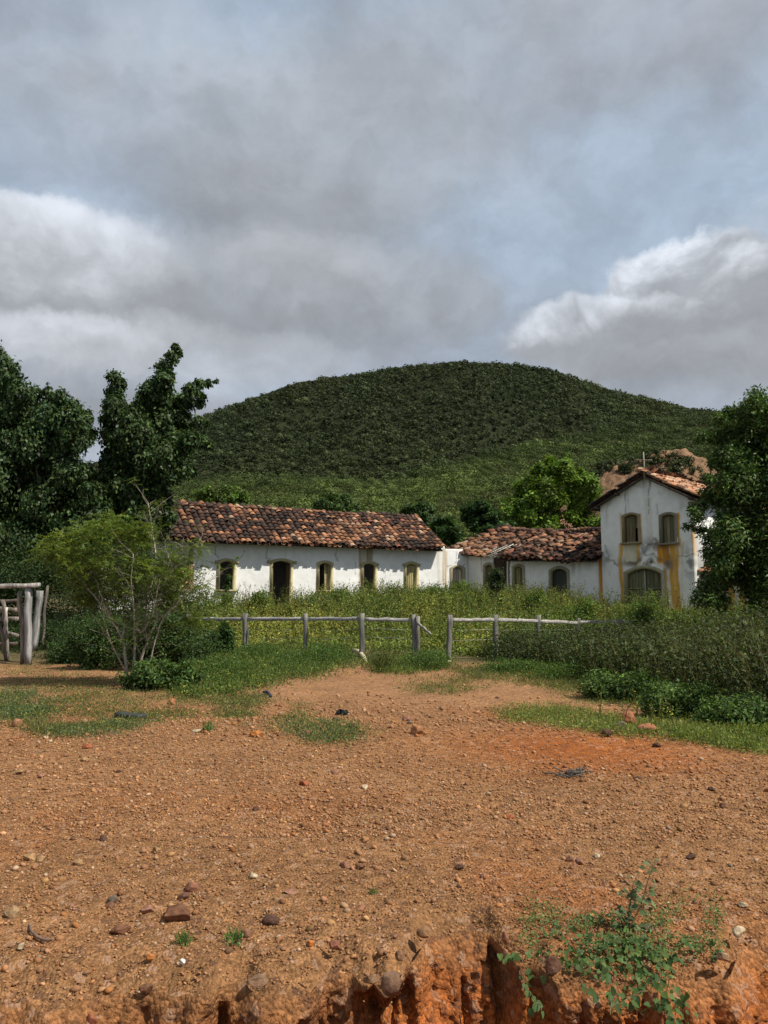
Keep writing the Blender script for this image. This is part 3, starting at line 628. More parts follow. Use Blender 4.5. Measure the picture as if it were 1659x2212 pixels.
# --- long house
TA = rad(28); pA = at(490, 1270, 38.); gA = 1.12
pr = at(957, 1270, 40.); fA0 = Facade(pA, TA, gA)
s_l = fA0.px(215, 1250)[0]; OA = pA[:2]+fA0.u*s_l; fA = Facade(OA, TA, gA)
sR = fA.px(961, 1250)[0]
A = fA.root('long_house', 'long single-storey whitewashed house with weathered barrel-tiled roof behind the weeds', 'house')
OV = .60
eL = fA.px(330, 1163, OV); eR = fA.px(955, 1186, OV); zeave = lambda s: eL[1]+(eR[1]-eL[1])*(s-eL[0])/(eR[0]-eL[0])
RB = -2.75; rL = fA.px(385, 1089, RB); rR = fA.px(902, 1121, RB); zr = lambda s: rL[1]+(rR[1]-rL[1])*(s-rL[0])/(rR[0]-rL[0])
print('A len', sR, 'eave', eL, eR, 'ridge', rL, rR)
DB, DBR = (.085, .045, .025), (.30, .14, .035)
hs = [opening(fA, A, 'window', 340, 396, 1207, 1274, shut='closed', pc=(.36, .31, .17)),
      opening(fA, A, 'window', 469, 511, 1206, 1274, ear=.10),
      opening(fA, A, 'door', 584, 633, 1206, 1305, fw=.14, base0=True, shut='open', pc=(.20, .15, .08), ear=.17, label='open doorway with its board leaf swung inwards'),
      opening(fA, A, 'window', 684, 720, 1210.5, 1275, shut='right', pc=(.30, .25, .12), label='window with only its right shutter closed'),
      opening(fA, A, 'window', 780, 814.6, 1211.5, 1273, ear=.05),
      opening(fA, A, 'window', 872.5, 904, 1212.5, 1276, shut='closed', pc=(.36, .31, .15), ear=.08, label='window with closed board shutter')]
sx = lambda x, y=1230, f=fA: f.px(x, y)[0]; zx = lambda x, y, f=fA: f.px(x, y)[1]
st = [(sx(398), sx(419), zx(408, 1275), zx(408, 1213), (.42, .19, .05), 1.0), (sx(406), sx(417), zx(408, 1214), zx(408, 1165), (.05, .035, .025), 1.0),
      (sx(775.5), sx(782), zx(778, 1262), zx(778, 1180), (.36, .20, .06), .95), (sx(791), sx(803), zx(797, 1213), zx(797, 1180), (.07, .045, .025), 1.),
      (sx(782), sx(806), zx(797, 1214), zx(797, 1180), (.40, .28, .13), .7), (sx(944), sx(950), zx(947, 1270), zx(947, 1185), (.55, .48, .33), .5), (sx(955), sx(961), zx(955, 1262), zx(957, 1185), (.48, .33, .12), .8)]
ck = [[(sx(471), zx(471, 1206)), (sx(465), zx(465, 1195)), (sx(464), zx(464, 1180))], [(sx(514), zx(514, 1208)), (sx(524), zx(524, 1200)), (sx(527), zx(527, 1190))],
      [(sx(585), zx(585, 1208)), (sx(576), zx(576, 1204)), (sx(575), zx(575, 1188)), (sx(574), zx(574, 1178))], [(sx(730), zx(730, 1212)), (sx(724), zx(724, 1200)), (sx(727), zx(727, 1188))], [(sx(768), zx(768, 1240)), (sx(769), zx(769, 1215))]]
wall_mesh(0, sR, -.6, lambda s: zeave(s)+.20, hs, stains=st, cracks=ck, seed=3, dirt=.6).build('wall', M_plaster, A)
E0 = (0, -OV, zeave(0)); E1 = (fA.px(957, 1186, OV)[0], -OV, zeave(eR[0])); R0 = (0-.1, -RB, zr(0)); R1 = (fA.px(902, 1121, RB)[0], -RB, zr(rR[0]))
shell(A, 0, sR, 5.3, zeave(sR/2)-.15)
rf = tile_roof(E0, E1, R0, R1, .31, .34, (.24, .25, .20, .10, .10, .06, .02), sag=.10, seed=2).build('roof', M_tile, A)
ridge_tiles(R0, R1, 46, .16, 2).build('ridge_tiles', M_tile, rf)
deck(E0, E1, R0, R1, [lambda a, b: False], drop=.10).build('roof_deck', M_wood, rf)
B0 = (E0[0], 6.1, E0[2]); B1 = (E1[0], 6.1, E1[2]); deck(B0, B1, R0, R1, drop=.02, col=(.10, .045, .03), th=.08).build('rear_slope', M_tile, rf)
MB().add(np.array([(E1[0]-.02, -OV+.1, E1[2]-.12), (E1[0]-.02, 6., E1[2]-.12), (R1[0]-.02, -RB, R1[2]-.12), (E1[0]-.25, -OV+.1, E1[2]-.12), (E1[0]-.25, 6., E1[2]-.12), (R1[0]-.25, -RB, R1[2]-.12)]),
         [np.array([[0, 1, 2], [3, 5, 4]]), np.array([[0, 3, 4, 1], [1, 4, 5, 2], [2, 5, 3, 0]])], (.62, .6, .56)).build('gable', M_plaster, A)
# return wall between the two houses, a continuation of the long front
TB = rad(-48); gB = .85; pj = fA.O+fA.u*fA.px(1011, 1250)[0]; fB = Facade(pj, TB, gB)
Bn = fB.root('low_house', 'small low whitewashed house with sagging broken tile roof next to the long house', 'house')
fJ = Facade(fA.O+fA.u*(sR+.03), TA, gB); lJ = fJ.px(1011, 1250)[0]
def sub(mb, frm, to):
    """carry a mesh from facade frame to facade frame"""
    for k, v in enumerate(mb.V):
        w = frm.O[None]+v[:, :1]*frm.u[None]-v[:, 1:2]*frm.n[None]-to.O[None]; mb.V[k] = np.c_[w@to.u, -(w@to.n), v[:, 2]+frm.gz-to.gz]
    return mb
sa, zt = fJ.px(972, 1219); sb, _ = fJ.px(1004, 1219)
zJ = fJ.px(985, 1192)[1]
hJ = ((sa+sb)/2, sb-sa-.14, -.6, zt-.06, .2)
ckJ = [[(.1, zt-.15), (.5, zt-.02), (.75, zt+.15), (.8, zJ)], [(lJ-.35, zt-.1), (lJ-.2, zt+.05)]]
sub(wall_mesh(0, lJ, -.6, lambda s: zJ+.15, [hJ], stains=[(0, .14, 0, zJ, (.5, .36, .16), .7)], cracks=ckJ, seed=13, dirt=.4), fJ, fB).build('wall', M_plaster, Bn)
fo = frame_mesh(sb-sa, zt, .15, .2, col=(.38, .33, .21)); fo.V = [v+[(sa+sb)/2, 0, 0] for v in fo.V]; fo = sub(fo, fJ, fB).build('door', M_frame, Bn)
dl = planks_mesh(sb-sa-.3, zt-.15, .17, 4, .13, (.40, .35, .26)); dl.V = [v+[(sa+sb)/2, 0, 0] for v in dl.V]; sub(dl, fJ, fB).build('door_leaf', M_plank, fo)
# --- sagging house, front turned to the left
sB1 = fB.px(1100, 1250)[0]; OVB = .45
eL = fB.px(963, 1191, OVB); eR = fB.px(1078, 1203, OVB)
RBB = -2.9; rL = fB.px(1079, 1141, RBB); rR = fB.px(1183, 1153, RBB)
print('B', sB1, eL, eR, rL, rR)
zw = lambda s: eL[1]+(eR[1]-eL[1])*(s-eL[0])/(eR[0]-eL[0])
hs = [opening(fB, Bn, 'window', 1044, 1068, 1215, 1271, fw=.13, shut='closed', pc=(.21, .18, .085), col=(.33, .29, .18), n=4)]
st = [(sx(1066, 1230, fB), sx(1095, 1230, fB), -1, 3.3, (.045, .03, .02), 1.3), (sx(1067, 1230, fB), sx(1094, 1230, fB), -1, 3.3, (.045, .03, .02), 1.), (sx(1066, 1230, fB), sx(1094, 1230, fB), -1, 2.9, (.05, .035, .025), 1.)]
ck = [[(sx(1040, 1200, fB), zx(1040, 1235, fB)), (sx(1038, 1200, fB), zx(1038, 1205, fB))], [(sx(1063, 1210, fB), zx(1063, 1214, fB)), (sx(1064, 1210, fB), zx(1064, 1195, fB))]]
wall_mesh(0, sB1, -.5, lambda s: zw(s)+.15, hs, stains=st, cracks=ck, seed=23, dirt=.8, base=(.84, .815, .75)).build('wall', M_plaster, Bn)
sRB = max(fB.px(1104, 1250)[0], sB1)
shell(Bn, 0.2, sB1, 5.4, 2.9)
hole1 = lambda a, b: (a > .60+.25*b and .10 < b < .78 and a < .99 and (b < .6 or a > .8)) and b > .13 or (a > .74 and .0 <= b < .13 and a < .93)
E0 = (eL[0], -OVB, eL[1]); E1 = (eR[0]+.05, -OVB, eR[1]); R0 = (rL[0], -RBB, rL[1]); R1 = (rR[0], -RBB, rR[1])
rf = tile_roof(E0, E1, R0, R1, .30, .36, (.10, .16, .20, .20, .20, .10, .04), holes=[hole1], sag=.10, seed=5, jit=2.2).build('roof', M_tile, Bn)
ridge_tiles(R0, R1, 13, .16, 5).build('ridge_tiles', M_tile, rf)
deck(E0, E1, R0, R1, [hole1], drop=.10, n=24).build('roof_deck', M_wood, rf)
rafters(E0, E1, R0, R1, 16, (.55, .48, .38), .06, .05).build('rafters', M_wood, rf)
deck((E0[0], 6.2, E0[2]), (E1[0], 6.2, E1[2]), R0, R1, drop=.02, col=(.10, .045, .03), th=.08).build('rear_slope', M_tile, rf)
# --- next house in the row, touching the chapel
fC = Facade(fB.O+fB.u*(sB1+.02)+fB.n*.12, TB, gB)
Cn = fC.root('row_house', 'low whitewashed house with uneven tiled roof joined to the left side of the chapel', 'house')
sC1 = fC.px(1303, 1250)[0]; OVC = .5; eL = fC.px(1080, 1207, OVC); eR = fC.px(1300, 1208, OVC); RBC = -2.9; rL = fC.px(1204, 1151, RBC)
print('C', sC1, eL, eR, rL)
zc = lambda s: eL[1]+(eR[1]-eL[1])*(s-eL[0])/(eR[0]-eL[0])
hs = [opening(fC, Cn, 'window', 1106, 1133.5, 1218.5, 1276, fw=.13, shut='closed', pc=(.23, .20, .095), col=(.34, .30, .19), n=4),
      opening(fC, Cn, 'door', 1185.5, 1230, 1222.5, 1290, fw=.15, rise=.22, base0=True, shut='closed', pc=(.060, .062, .050), col=(.30, .27, .17), label='doorway with dark grey-green boards')]
st = [(0, .14, -1, 4, (.13, .08, .045), 1.3), (sx(1292, 1230, fC), sx(1304, 1230, fC), -1, 4, (.50, .22, .04), 1.35), (sx(1235, 1210, fC), sx(1241, 1210, fC), 2., 4, (.38, .36, .3), .5)]
ck = [[(sx(1202, 1210, fC), zx(1202, 1220, fC)), (sx(1203, 1210, fC), zx(1203, 1208, fC))]]
wall_mesh(0, sC1, -.5, lambda s: zc(s)+.15, hs, stains=st, cracks=ck, seed=33, dirt=.8, base=(.84, .815, .75)).build('wall', M_plaster, Cn)
shell(Cn, 0, sC1, 5.4, 2.6)
E0 = (eL[0], -OVC, eL[1]); E1 = (sC1-.05, -OVC, eR[1]); R0 = (rL[0], -RBC, rL[1]); R1 = (sC1-.05, -RBC, rL[1]+.0)
hole2 = lambda a, b: (b > .86 and a < .10)
rf = tile_roof(E0, E1, R0, R1, .30, .35, (.16, .22, .22, .15, .13, .06, .06), holes=[hole2], sag=.13, seed=8, jit=2.2).build('roof', M_tile, Cn)
ridge_tiles(R0, R1, 20, .16, 8).build('ridge_tiles', M_tile, rf)
deck(E0, E1, R0, R1, [hole2], drop=.10).build('roof_deck', M_wood, rf)
rafters(E0, E1, R0, R1, 14, (.2, .15, .1), .06, .13).build('rafters', M_wood, rf)
deck((E0[0], 6.2, E0[2]), (E1[0], 6.2, E1[2]), R0, R1, drop=.02, col=(.10, .045, .03), th=.08).build('rear_slope', M_tile, rf)
# --- chapel
gC = .70; fD = Facade(fC.O+fC.u*(sC1+.02)+fC.n*.10, TB, gC)
D = fD.root('chapel', 'tall narrow whitewashed gabled chapel with rust-stained front and a cross', 'chapel')
wD = fD.px(1498, 1200)[0]; zL = fD.px(1303, 1092)[1]; zR_ = fD.px(1497, 1071)[1]; aS, zA = fD.px(1396, 1029)
zL = zR_ = (zL+zR_)/2+.0
print('D', wD, zL, zR_, aS, zA)
ztop = lambda s: zL+(zA-zL)*s/aS if s < aS else zR_+(zA-zR_)*(wD-s)/(wD-aS)
hs = [opening(fD, D, 'window', 1343, 1382, 1107, 1172, fw=.11, rise=.12, shut='holed', pc=(.20, .16, .075), col=(.27, .21, .11), n=4, label='left upper window, its shutter holed at the lower right'),
      opening(fD, D, 'window', 1423, 1463, 1106, 1173, fw=.12, rise=.12, shut='closed', pc=(.21, .18, .10), col=(.22, .19, .13), n=4, label='right upper window with streaked board shutter'),
      opening(fD, D, 'door', 1347, 1435, 1221, 1326, fw=.17, rise=.30, base0=True, shut='double', pc=(.17, .165, .085), col=(.31, .28, .17), bars=[1.35])]
X = lambda x, y: fD.px(x, y)[0]; Zq = lambda x, y: fD.px(x, y)[1]
RU = (.62, .33, .055); RU2 = (.40, .20, .05)
st = [(X(1338, 1250), X(1347, 1250), -1, Zq(1342, 1175), RU, 1.25), (X(1339, 1130), X(1344, 1130), Zq(1342, 1175), Zq(1342, 1108), RU, .8), (X(1374.5, 1200), X(1383, 1200), Zq(1380, 1215), Zq(1380, 1172), RU, 1.2), (X(1380, 1140), X(1386, 1140), Zq(1380, 1175), Zq(1380, 1110), RU, 1.3),
      (X(1346, 1190), X(1376, 1190), Zq(1360, 1215), Zq(1360, 1173), (.60, .50, .30), .8), (X(1443, 1260), X(1450, 1260), -1, Zq(1448, 1228), (.60, .52, .34), .8),
      (X(1420, 1195), X(1444, 1195), Zq(1430, 1213), Zq(1430, 1171), (.60, .27, .03), 1.9), (X(1432, 1195), X(1446, 1195), Zq(1430, 1222), Zq(1430, 1171), (.42, .20, .04), 1.2),
      (X(1448, 1250), X(1467, 1250), -.2, Zq(1455, 1173), RU, 1.25), (X(1461, 1140), X(1467.5, 1140), Zq(1463, 1175), Zq(1463, 1108), RU, 1.3), (X(1435.5, 1270), X(1443.5, 1270), -1, Zq(1440, 1228), (.50, .30, .10), 1.2), (X(1466, 1200), X(1475, 1200), .8, Zq(1470, 1165), (.60, .52, .34), .4),
      (X(1473.5, 1185), X(1477, 1185), Zq(1475, 1200), Zq(1475, 1170), RU, .7), (X(1494, 1130), X(1499, 1130), Zq(1497, 1200), Zq(1497, 1085), RU, 1.1),
      (X(1394, 1100), X(1409, 1100), Zq(1400, 1180), Zq(1400, 1075), (.58, .52, .40), .45), (X(1403, 1040), X(1408, 1040), Zq(1405, 1050), Zq(1405, 1030), (.16, .11, .07), .9)]
DK = (.15, .135, .115)
bl = [(X(1405, 1180), Zq(1405, 1180), .45, .4, DK, .75), (X(1410, 1210), Zq(1410, 1214), .75, .2, DK, 1.1), (X(1445, 1222), Zq(1445, 1222), .22, .35, DK, .95), (X(1310, 1200), Zq(1310, 1205), .22, .4, DK, .7), (X(1370, 1212), Zq(1370, 1214), .6, .18, DK, 1.), (X(1390, 1216), Zq(1390, 1217), .9, .10, (.20, .15, .09), 1.2), (X(1432, 1180), Zq(1432, 1180), .35, .25, (.30, .15, .05), .9), (X(1490, 1215), Zq(1490, 1215), .28, .7, DK, .8), (X(1385, 1195), Zq(1385, 1195), .4, .4, DK, .4), (X(1416, 1168), Zq(1416, 1168), .12, .3, DK, .8)]
ck = [[(X(1351, 1112), Zq(1351, 1108)), (X(1351, 1080), Zq(1351, 1065))], [(X(1401, 1100), Zq(1401, 1110)), (X(1402, 1060), Zq(1402, 1060)), (X(1404, 1040), Zq(1404, 1036))], [(X(1420, 1110), Zq(1420, 1110)), (X(1420, 1090), Zq(1420, 1088))],
      [(X(1384, 1185), Zq(1384, 1182)), (X(1395, 1195), Zq(1395, 1200)), (X(1412, 1190), Zq(1412, 1196)), (X(1420, 1205), Zq(1420, 1208))], [(X(1386, 1205), Zq(1386, 1206)), (X(1400, 1180), Zq(1400, 1176)), (X(1418, 1180), Zq(1418, 1176))],
      [(X(1466, 1195), Zq(1466, 1200)), (X(1480, 1200), Zq(1480, 1203)), (X(1496, 1195), Zq(1496, 1196))], [(X(1306, 1190), Zq(1306, 1178)), (X(1315, 1200), Zq(1315, 1205)), (X(1335, 1212), Zq(1335, 1222))]]
wall_mesh(0, wD, -.6, ztop, hs, step=.045, stains=st, cracks=ck, seed=43, dirt=1.4, gaps=bl, thick=.42, base=(.80, .78, .71)).build('wall', M_plaster, D)
LD = 9.5
for s in (.2, wD-.2): MB().box((s, LD/2+.2, (zL-.65)/2), (.39, LD-.5, zL+.55), (.72, .71, .67)).build('side_wall', M_plaster, D)
MB().box((wD/2, LD, (zL-.6)/2), (wD-.05, .35, zL+.6), (.66, .64, .6)).build('back_wall', M_plaster, D)
OE = .42; sl_ = (zA-zL)/(wD/2); zE = zL-OE*sl_
Lf = .28
for sgn in (0, 1):
    e = -OE if sgn == 0 else wD+OE; E0 = (e, -Lf, zE+.12); E1 = (e, LD+.2, zE+.12); R0 = (aS, -Lf, zA+.12); R1 = (aS, LD+.2, zA+.12)
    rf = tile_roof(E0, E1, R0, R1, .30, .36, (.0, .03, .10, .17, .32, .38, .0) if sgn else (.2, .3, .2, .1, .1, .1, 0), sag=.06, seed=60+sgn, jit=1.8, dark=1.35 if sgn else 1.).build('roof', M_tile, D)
    deck(E0, E1, R0, R1, drop=.10, col=(.07, .045, .03)).build('roof_deck', M_wood, rf)
    MB().tube([(e, -Lf+.02, zE-.05), (aS, -Lf+.02, zA-.03)], .055, 5, (.07, .05, .035)).build('bargeboard', M_wood, rf)
    MB().tube([(e+(1-2*sgn)*.35, -.34, zE+.08), (e+(1-2*sgn)*.35, .2, zE+.08)], .07, 5, (.09, .065, .045)).build('purlin', M_wood, rf); MB().tube([((e+aS)/2, -.34, (zE+zA)/2-.04), ((e+aS)/2, .2, (zE+zA)/2-.04)], .07, 5, (.09, .065, .045)).build('purlin', M_wood, rf)
    if sgn: ridge_tiles((aS, -Lf, zA+.14), (aS, LD+.2, zA+.14), 26, .16, 61, (.0, .05, .1, .3, .35, .3, 0)).build('ridge_tiles', M_tile, rf)
xc, zc0 = fD.px(1393, 1028, Lf); zc1 = fD.px(1393, 976, Lf)[1]; za = fD.px(1393, 994, Lf)[1]
cr = MB().tube([(xc, -Lf-.02, zc0-.12), (xc-.015, -Lf-.02, zc1)], [.04, .028], 6, (.30, .26, .2), wob=.2); arm = fD.px(1410, 994, Lf)[0]-xc
cr.tube([(xc-arm*.92, -Lf-.07, za+.05), (xc, -Lf-.075, za), (xc+arm, -Lf-.07, za-.06)], .022, 6, (.28, .24, .18), wob=.2); cr.build('cross', M_wood, D)
# side annex right of the chapel
fE = Facade(fD.O+fD.u*(wD+.03)-fD.n*.9, TB, gC)
En = fE.root('annex', 'low stained lean-to with orange tiles, right of the chapel and half behind the tree', 'annex')
w2 = fE.px(1700, 1250)[0]; zE_ = fE.px(1560, 1238)[1]
wall_mesh(0, w2, -.6, lambda s: zE_, [], stains=[(k*.5, k*.5+.3, -1, 4, (.48, .27, .07), 1.2) for k in range(1, 8)], seed=53, dirt=1., base=(.60, .54, .42)).build('wall', M_plaster, En)
shell(En, 0, w2, 4.4, zE_-.1)
E0 = (-.05, -.45, zE_-.05); E1 = (w2, -.45, zE_-.05); R0 = (-.05, 2.6, zE_+1.3); R1 = (w2, 2.6, zE_+1.3)
rf = tile_roof(E0, E1, R0, R1, .30, .35, (.05, .1, .15, .3, .3, .1, .0), sag=.08, seed=71, jit=2.).build('roof', M_tile, En)
deck(E0, E1, R0, R1, drop=.10).build('roof_deck', M_wood, rf); deck((-.05, 5.2, zE_), (w2, 5.2, zE_), R0, R1, drop=.02, th=.08).build('rear_slope', M_tile, rf)

# ------------------------------------------------------------------ plants near the ground
def gpv(px, py):
    px = np.asarray(px, float); py = np.asarray(py, float); X, v = (px-CX)/F, (CY-py)/F
    dy = math.cos(PITCH)-v*math.sin(PITCH); dz = math.sin(PITCH)+v*math.cos(PITCH); Y = np.full(px.shape, 8.)
    for _ in range(40): Y = np.clip(Y-(CAMZ+dz/dy*Y-height(X/dy*Y, Y))/(dz/dy)*.8, 2.5, 45)
    x = X/dy*Y; return x, Y, height(x, Y)
def in_poly(px, py, poly):
    P = np.asarray(poly, float); r = np.zeros(px.shape, bool); j = len(P)-1
    for i in range(len(P)):
        xi, yi, xj, yj = *P[i], *P[j]; c = ((yi > py) != (yj > py)) & (px < (xj-xi)*(py-yi)/(yj-yi+1e-9)+xi); r ^= c; j = i
    return r
def ground_pts(poly, n, edge=.35, freq=.9, seed=0, thr=.45):
    """points on the ground inside an outline, broken up by noise"""
    P = np.asarray(poly, float); a, b = P.min(0)-8, P.max(0)+8; q = RNG.random((n*5, 2))*(b-a)+a; k = in_poly(q[:, 0], q[:, 1], poly); q = q[k]+RNG.normal(size=(k.sum(), 2))*[20, 5]
    x, y, z = gpv(q[:, 0], q[:, 1]); m = (fbm(x*freq*1.6, y*freq*1.6, 4, seed)+.34*(RNG.random(len(x))-.35)) > thr+.02; x, y, z = x[m][:n], y[m][:n], z[m][:n]
    return np.stack([x, y, z], -1)
def cover(P, h, L, Wd, col, per=5, var=.3, spreadr=.06, grass=.3, hi=None):
    """low leafy tufts at P"""
    n = len(P); hh = h*(.4+.9*RNG.random(n)); Q = np.repeat(P, per, 0); m = len(Q)
    Q = Q+np.c_[RNG.normal(size=(m, 2))*spreadr, RNG.random(m)*np.repeat(hh, per)]; kc = np.repeat(np.exp(RNG.normal(size=(n, 1))*.25), per, 0)
    g = RNG.random(m) < grass; N = RNG.normal(size=(m, 3))*.6+np.array([0, -.1, .9]); N[g] = RNG.normal(size=(g.sum(), 3))*[1, 1, .25]
    A = RNG.normal(size=(m, 3)); A[g] = [0, 0, 1.]; A = A+RNG.normal(size=(m, 3))*.2; c = np.asarray(col)*kc
    if hi is not None: f = (RNG.random((m, 1)) < .12); c = np.where(f, np.asarray(hi), c)
    Lq = np.where(g, L*1.5, L); V, Fq, cc = leaves(Q, 1., Wd, N, None, c, var)
    # rebuild with per-leaf length
    n = len(Q); N = unit(N); A = unit(np.cross(np.cross(N, A), N)); B = np.cross(N, A); l = (Lq*(.7+.6*RNG.random(n)))[:, None]; w = l*np.where(g, Wd*.35, Wd)[:, None]*.5
    V = np.stack([Q, Q+A*l*.45+B*w+N*l*.05, Q+A*l-N*l*.1, Q+A*l*.45-B*w+N*l*.05], 1).reshape(-1, 3); return V, Fq, cc
def merge(parts):
    o = 0; Vs, Fs, Cs = [], [], []
    for V, Fq, c in parts: Vs.append(V); Fs.append(Fq+o); Cs.append(c); o += len(V)
    return np.vstack(Vs), np.vstack(Fs), np.vstack(Cs)
def weeds(x, y, h, m, L, Wd, col, lean=.15, var=.3, stem=(.10, .085, .03), zoff=0, fl=None, ff=.01):
    """upright stems with leaves all the way up"""
    n = len(x); z = height(x, y)+zoff; B0 = np.stack([x, y, z], -1); D = unit(np.c_[RNG.normal(size=(n, 2))*lean, np.ones(n)]); D2 = unit(D+np.c_[RNG.normal(size=(n, 2))*.35, -.1*np.ones(n)])
    q = RNG.random((n, m))**.7; P = B0[:, None]+D[:, None]*(h[:, None]*q*.6)[..., None]+D2[:, None]*(h[:, None]*q*q*.4)[..., None]
    P = P+RNG.normal(size=P.shape)*(.10*(1-q*.75))[..., None]*np.minimum(h, 1.)[:, None, None]
    kc = np.exp(RNG.normal(size=(n, 1))*.22)*np.ones((n, m)); N = RNG.normal(size=(n*m, 3))*.65+np.array([.35, -.35, .7])
    a = leaves(P.reshape(-1, 3), L, Wd, N, None, np.asarray(col).reshape(-1, 3)*kc.reshape(-1, 1) if np.ndim(col) == 1 else np.repeat(col, m, 0)*kc.reshape(-1, 1), var)
    if fl is not None: kf = np.repeat(RNG.random(len(a[2])//4) < ff, 4); a[2][kf] = fl
    w = .006+.004*RNG.random(n)[:, None]; s = np.c_[np.ones(n), RNG.normal(size=n)*.3, np.zeros(n)]; M_ = B0+D*h[:, None]*.6; T = M_+D2*h[:, None]*.4
    Vs = np.stack([B0-s*w, B0+s*w, M_+s*w*.8, M_-s*w*.8, T-s*w*.3, T+s*w*.3], 1).reshape(-1, 3); i = np.arange(n)[:, None]*6
    Fs = np.concatenate([i+np.array([[0, 1, 2, 3]]), i+np.array([[3, 2, 5, 4]])]); return merge([a, (Vs, Fs, np.tile(stem, (len(Vs), 1)))])
def wall_y(x): return np.where(x < 4.8, 41.6+.53*x, 44.1-1.11*(x-4.8))-.35
# tall weeds between the fence and the houses
n = 15000; y = 21.8+21*RNG.random(n); x = (RNG.random(n)*.84-.30)*y; k = (y < wall_y(x)) & (x > -13) & (y > 23.5+1.5*RNG.random(n)-3*sstep(1.5, 3, x)); k &= (x < 1.2) | (y > np.interp(x, [1.7, 3.1, 4.57, 6.2, 8.1, 10, 14], [20.4, 21.2, 22.8, 24.6, 26.4, 28.4, 31])+.35); x, y = x[k], y[k]
c_px = CX+x/y*F*.994
hh = .25+.85*sstep(24, 29, y+3.5*sstep(1.5, 3, x)); hh *= (.15+1.6*fbm(x*.24, y*.24, 3, 6)**1.0)*(.75+.5*fbm(x*1.1, y*1.1, 3, 36)); hh *= 1-.45*np.exp(-((c_px-612)/26)**2)
hh *= .82; hh *= 1-.38*sstep(1170, 1330, c_px); hh *= 1-.15*sstep(560, 440, c_px)+.16*np.exp(-((c_px-900)/140)**2)+.12*np.exp(-((c_px-1050)/60)**2)
g = sstep(.32, .62, fbm(x*.28, y*.28, 4, 16))[:, None]; g = .8*g+.2*RNG.random((len(x), 1)); col = np.array([.225, .225, .050])*(1-g)+np.array([.105, .145, .036])*g; col = col*(1.15-.25*sstep(26, 34, y))[:, None]
parts = [weeds(x, y, hh*(.55+.75*RNG.random(len(x))), 20, .085, .5, col, fl=(.42, .42, .10), ff=.008)]
# airy seed stems that stand higher than the rest
ctr = np.array([(-6.2,36),(-4.4,35),(-2.4,37),(-1.2,35),(.6,36.5),(1.6,35),(2.6,36),(3.6,35),(4.6,36),(6.5,34),(8.4,33),(10.8,31),(9.6,33),(12.2,30),(13.6,30)])
i_ = RNG.integers(0, len(ctr), 700); x = ctr[i_, 0]+RNG.normal(size=700)*.7; y = ctr[i_, 1]+RNG.normal(size=700)*1.2; k = y < wall_y(x); x, y = x[k], y[k]
parts.append(weeds(x, y, 1.0+.75*RNG.random(len(x)), 15, .085, .45, (.11, .125, .03), .30))
n = 2200; x = RNG.normal(size=n)*1.4+2.6; y = 35+RNG.normal(size=n)*2.; k = y < wall_y(x); x, y = x[k], y[k]
parts.append(weeds(x, y, .7+.5*RNG.random(len(x)), 18, .09, .5, (.16, .18, .034)))
ctr2 = np.array([(-7.6,35),(-3.2,34),(-1.5,33),(.2,32),(1.2,34),(2.2,33),(3.2,34.5),(4.3,33),(5.4,32),(7.2,31),(9.2,29),(10.2,30),(12.6,27.5),(11.5,28)])
i_ = RNG.integers(0, len(ctr2), 900); x = ctr2[i_, 0]+RNG.normal(size=900)*.5; y = ctr2[i_, 1]+RNG.normal(size=900)*.6; k = y < wall_y(x); x, y, i_ = x[k], y[k], i_[k]
parts.append(weeds(x, y, (.75+.75*vnoise(i_*3.7, i_*0., 4))*(.75+.4*RNG.random(len(x))), 24, .095, .5, (.10, .145, .034), .18))
V, Fq, c = merge(parts)
tag(plain(V, Fq, c, 'weeds', M_weed), 'tall yellow-green weeds growing between the plank fence and the houses', 'weeds', kind='stuff')
# dark bushes standing in the weeds
def shrub(name, px, py, w, h, Y, n, L, Wd, col, label, group=None, nl=14, stems=5, r=None, cat='shrub', mat=None, **kw):
    b = at(px, py, Y); b[2] = height(b[0], b[1]); top = at(px, py-h, Y)[2]; H = top-b[2]; Wm = w*Y/F*.5; lb = []
    rr = r or min(Wm, H*.5)*.42
    for _ in range(nl):
        a = RNG.random()*6.283; q = math.sqrt(RNG.random()); zz = RNG.random(); k = 1-.45*abs(zz-.45)*1.6
        lb.append((b[0]+math.cos(a)*q*(Wm-rr*.6)*k, b[1]+math.sin(a)*q*Wm*.6*k, b[2]+rr*.4+(H-rr*1.3)*zz, rr*(.75+.5*RNG.random())))
    root = empty(name, b, 0, label, cat, group); mb = MB()
    for k in range(stems): limb(mb, b-[0, 0, .05], lb[k*len(lb)//stems][:3], .018+.004*H, .006, 5, .1, (.10, .08, .055))
    for q, st_ in enumerate([mb]): st_.build('stem', M_bark, root, off=b)
    V, Fq, c = crown(lb, n, L, Wd, col, spread=.3, subs=22, **kw); mk('foliage', V-b, Fq, mat or M_leaf, root, c); return root
shrub('shrub', 1072, 1320, 40, 92, 33, 5000, .10, .5, (.040, .060, .022), 'dark upright bush in front of the stained dark panel of the sagging house', stems=4)
shrub('shrub', 491, 1290, 26, 55, 36.5, 2600, .12, .5, (.028, .060, .014), 'green shrub growing up inside the first open window of the long house', stems=3)
shrub('shrub', 487, 1420, 42, 84, 21.3, 6500, .065, .5, (.045, .085, .020), 'rounded dark green bush just in front of the left end of the fence rail')
shrub('shrub', 450, 1405, 60, 48, 22.5, 8000, .07, .5, (.050, .082, .022), 'leafy bush hiding the left end of the plank fence')
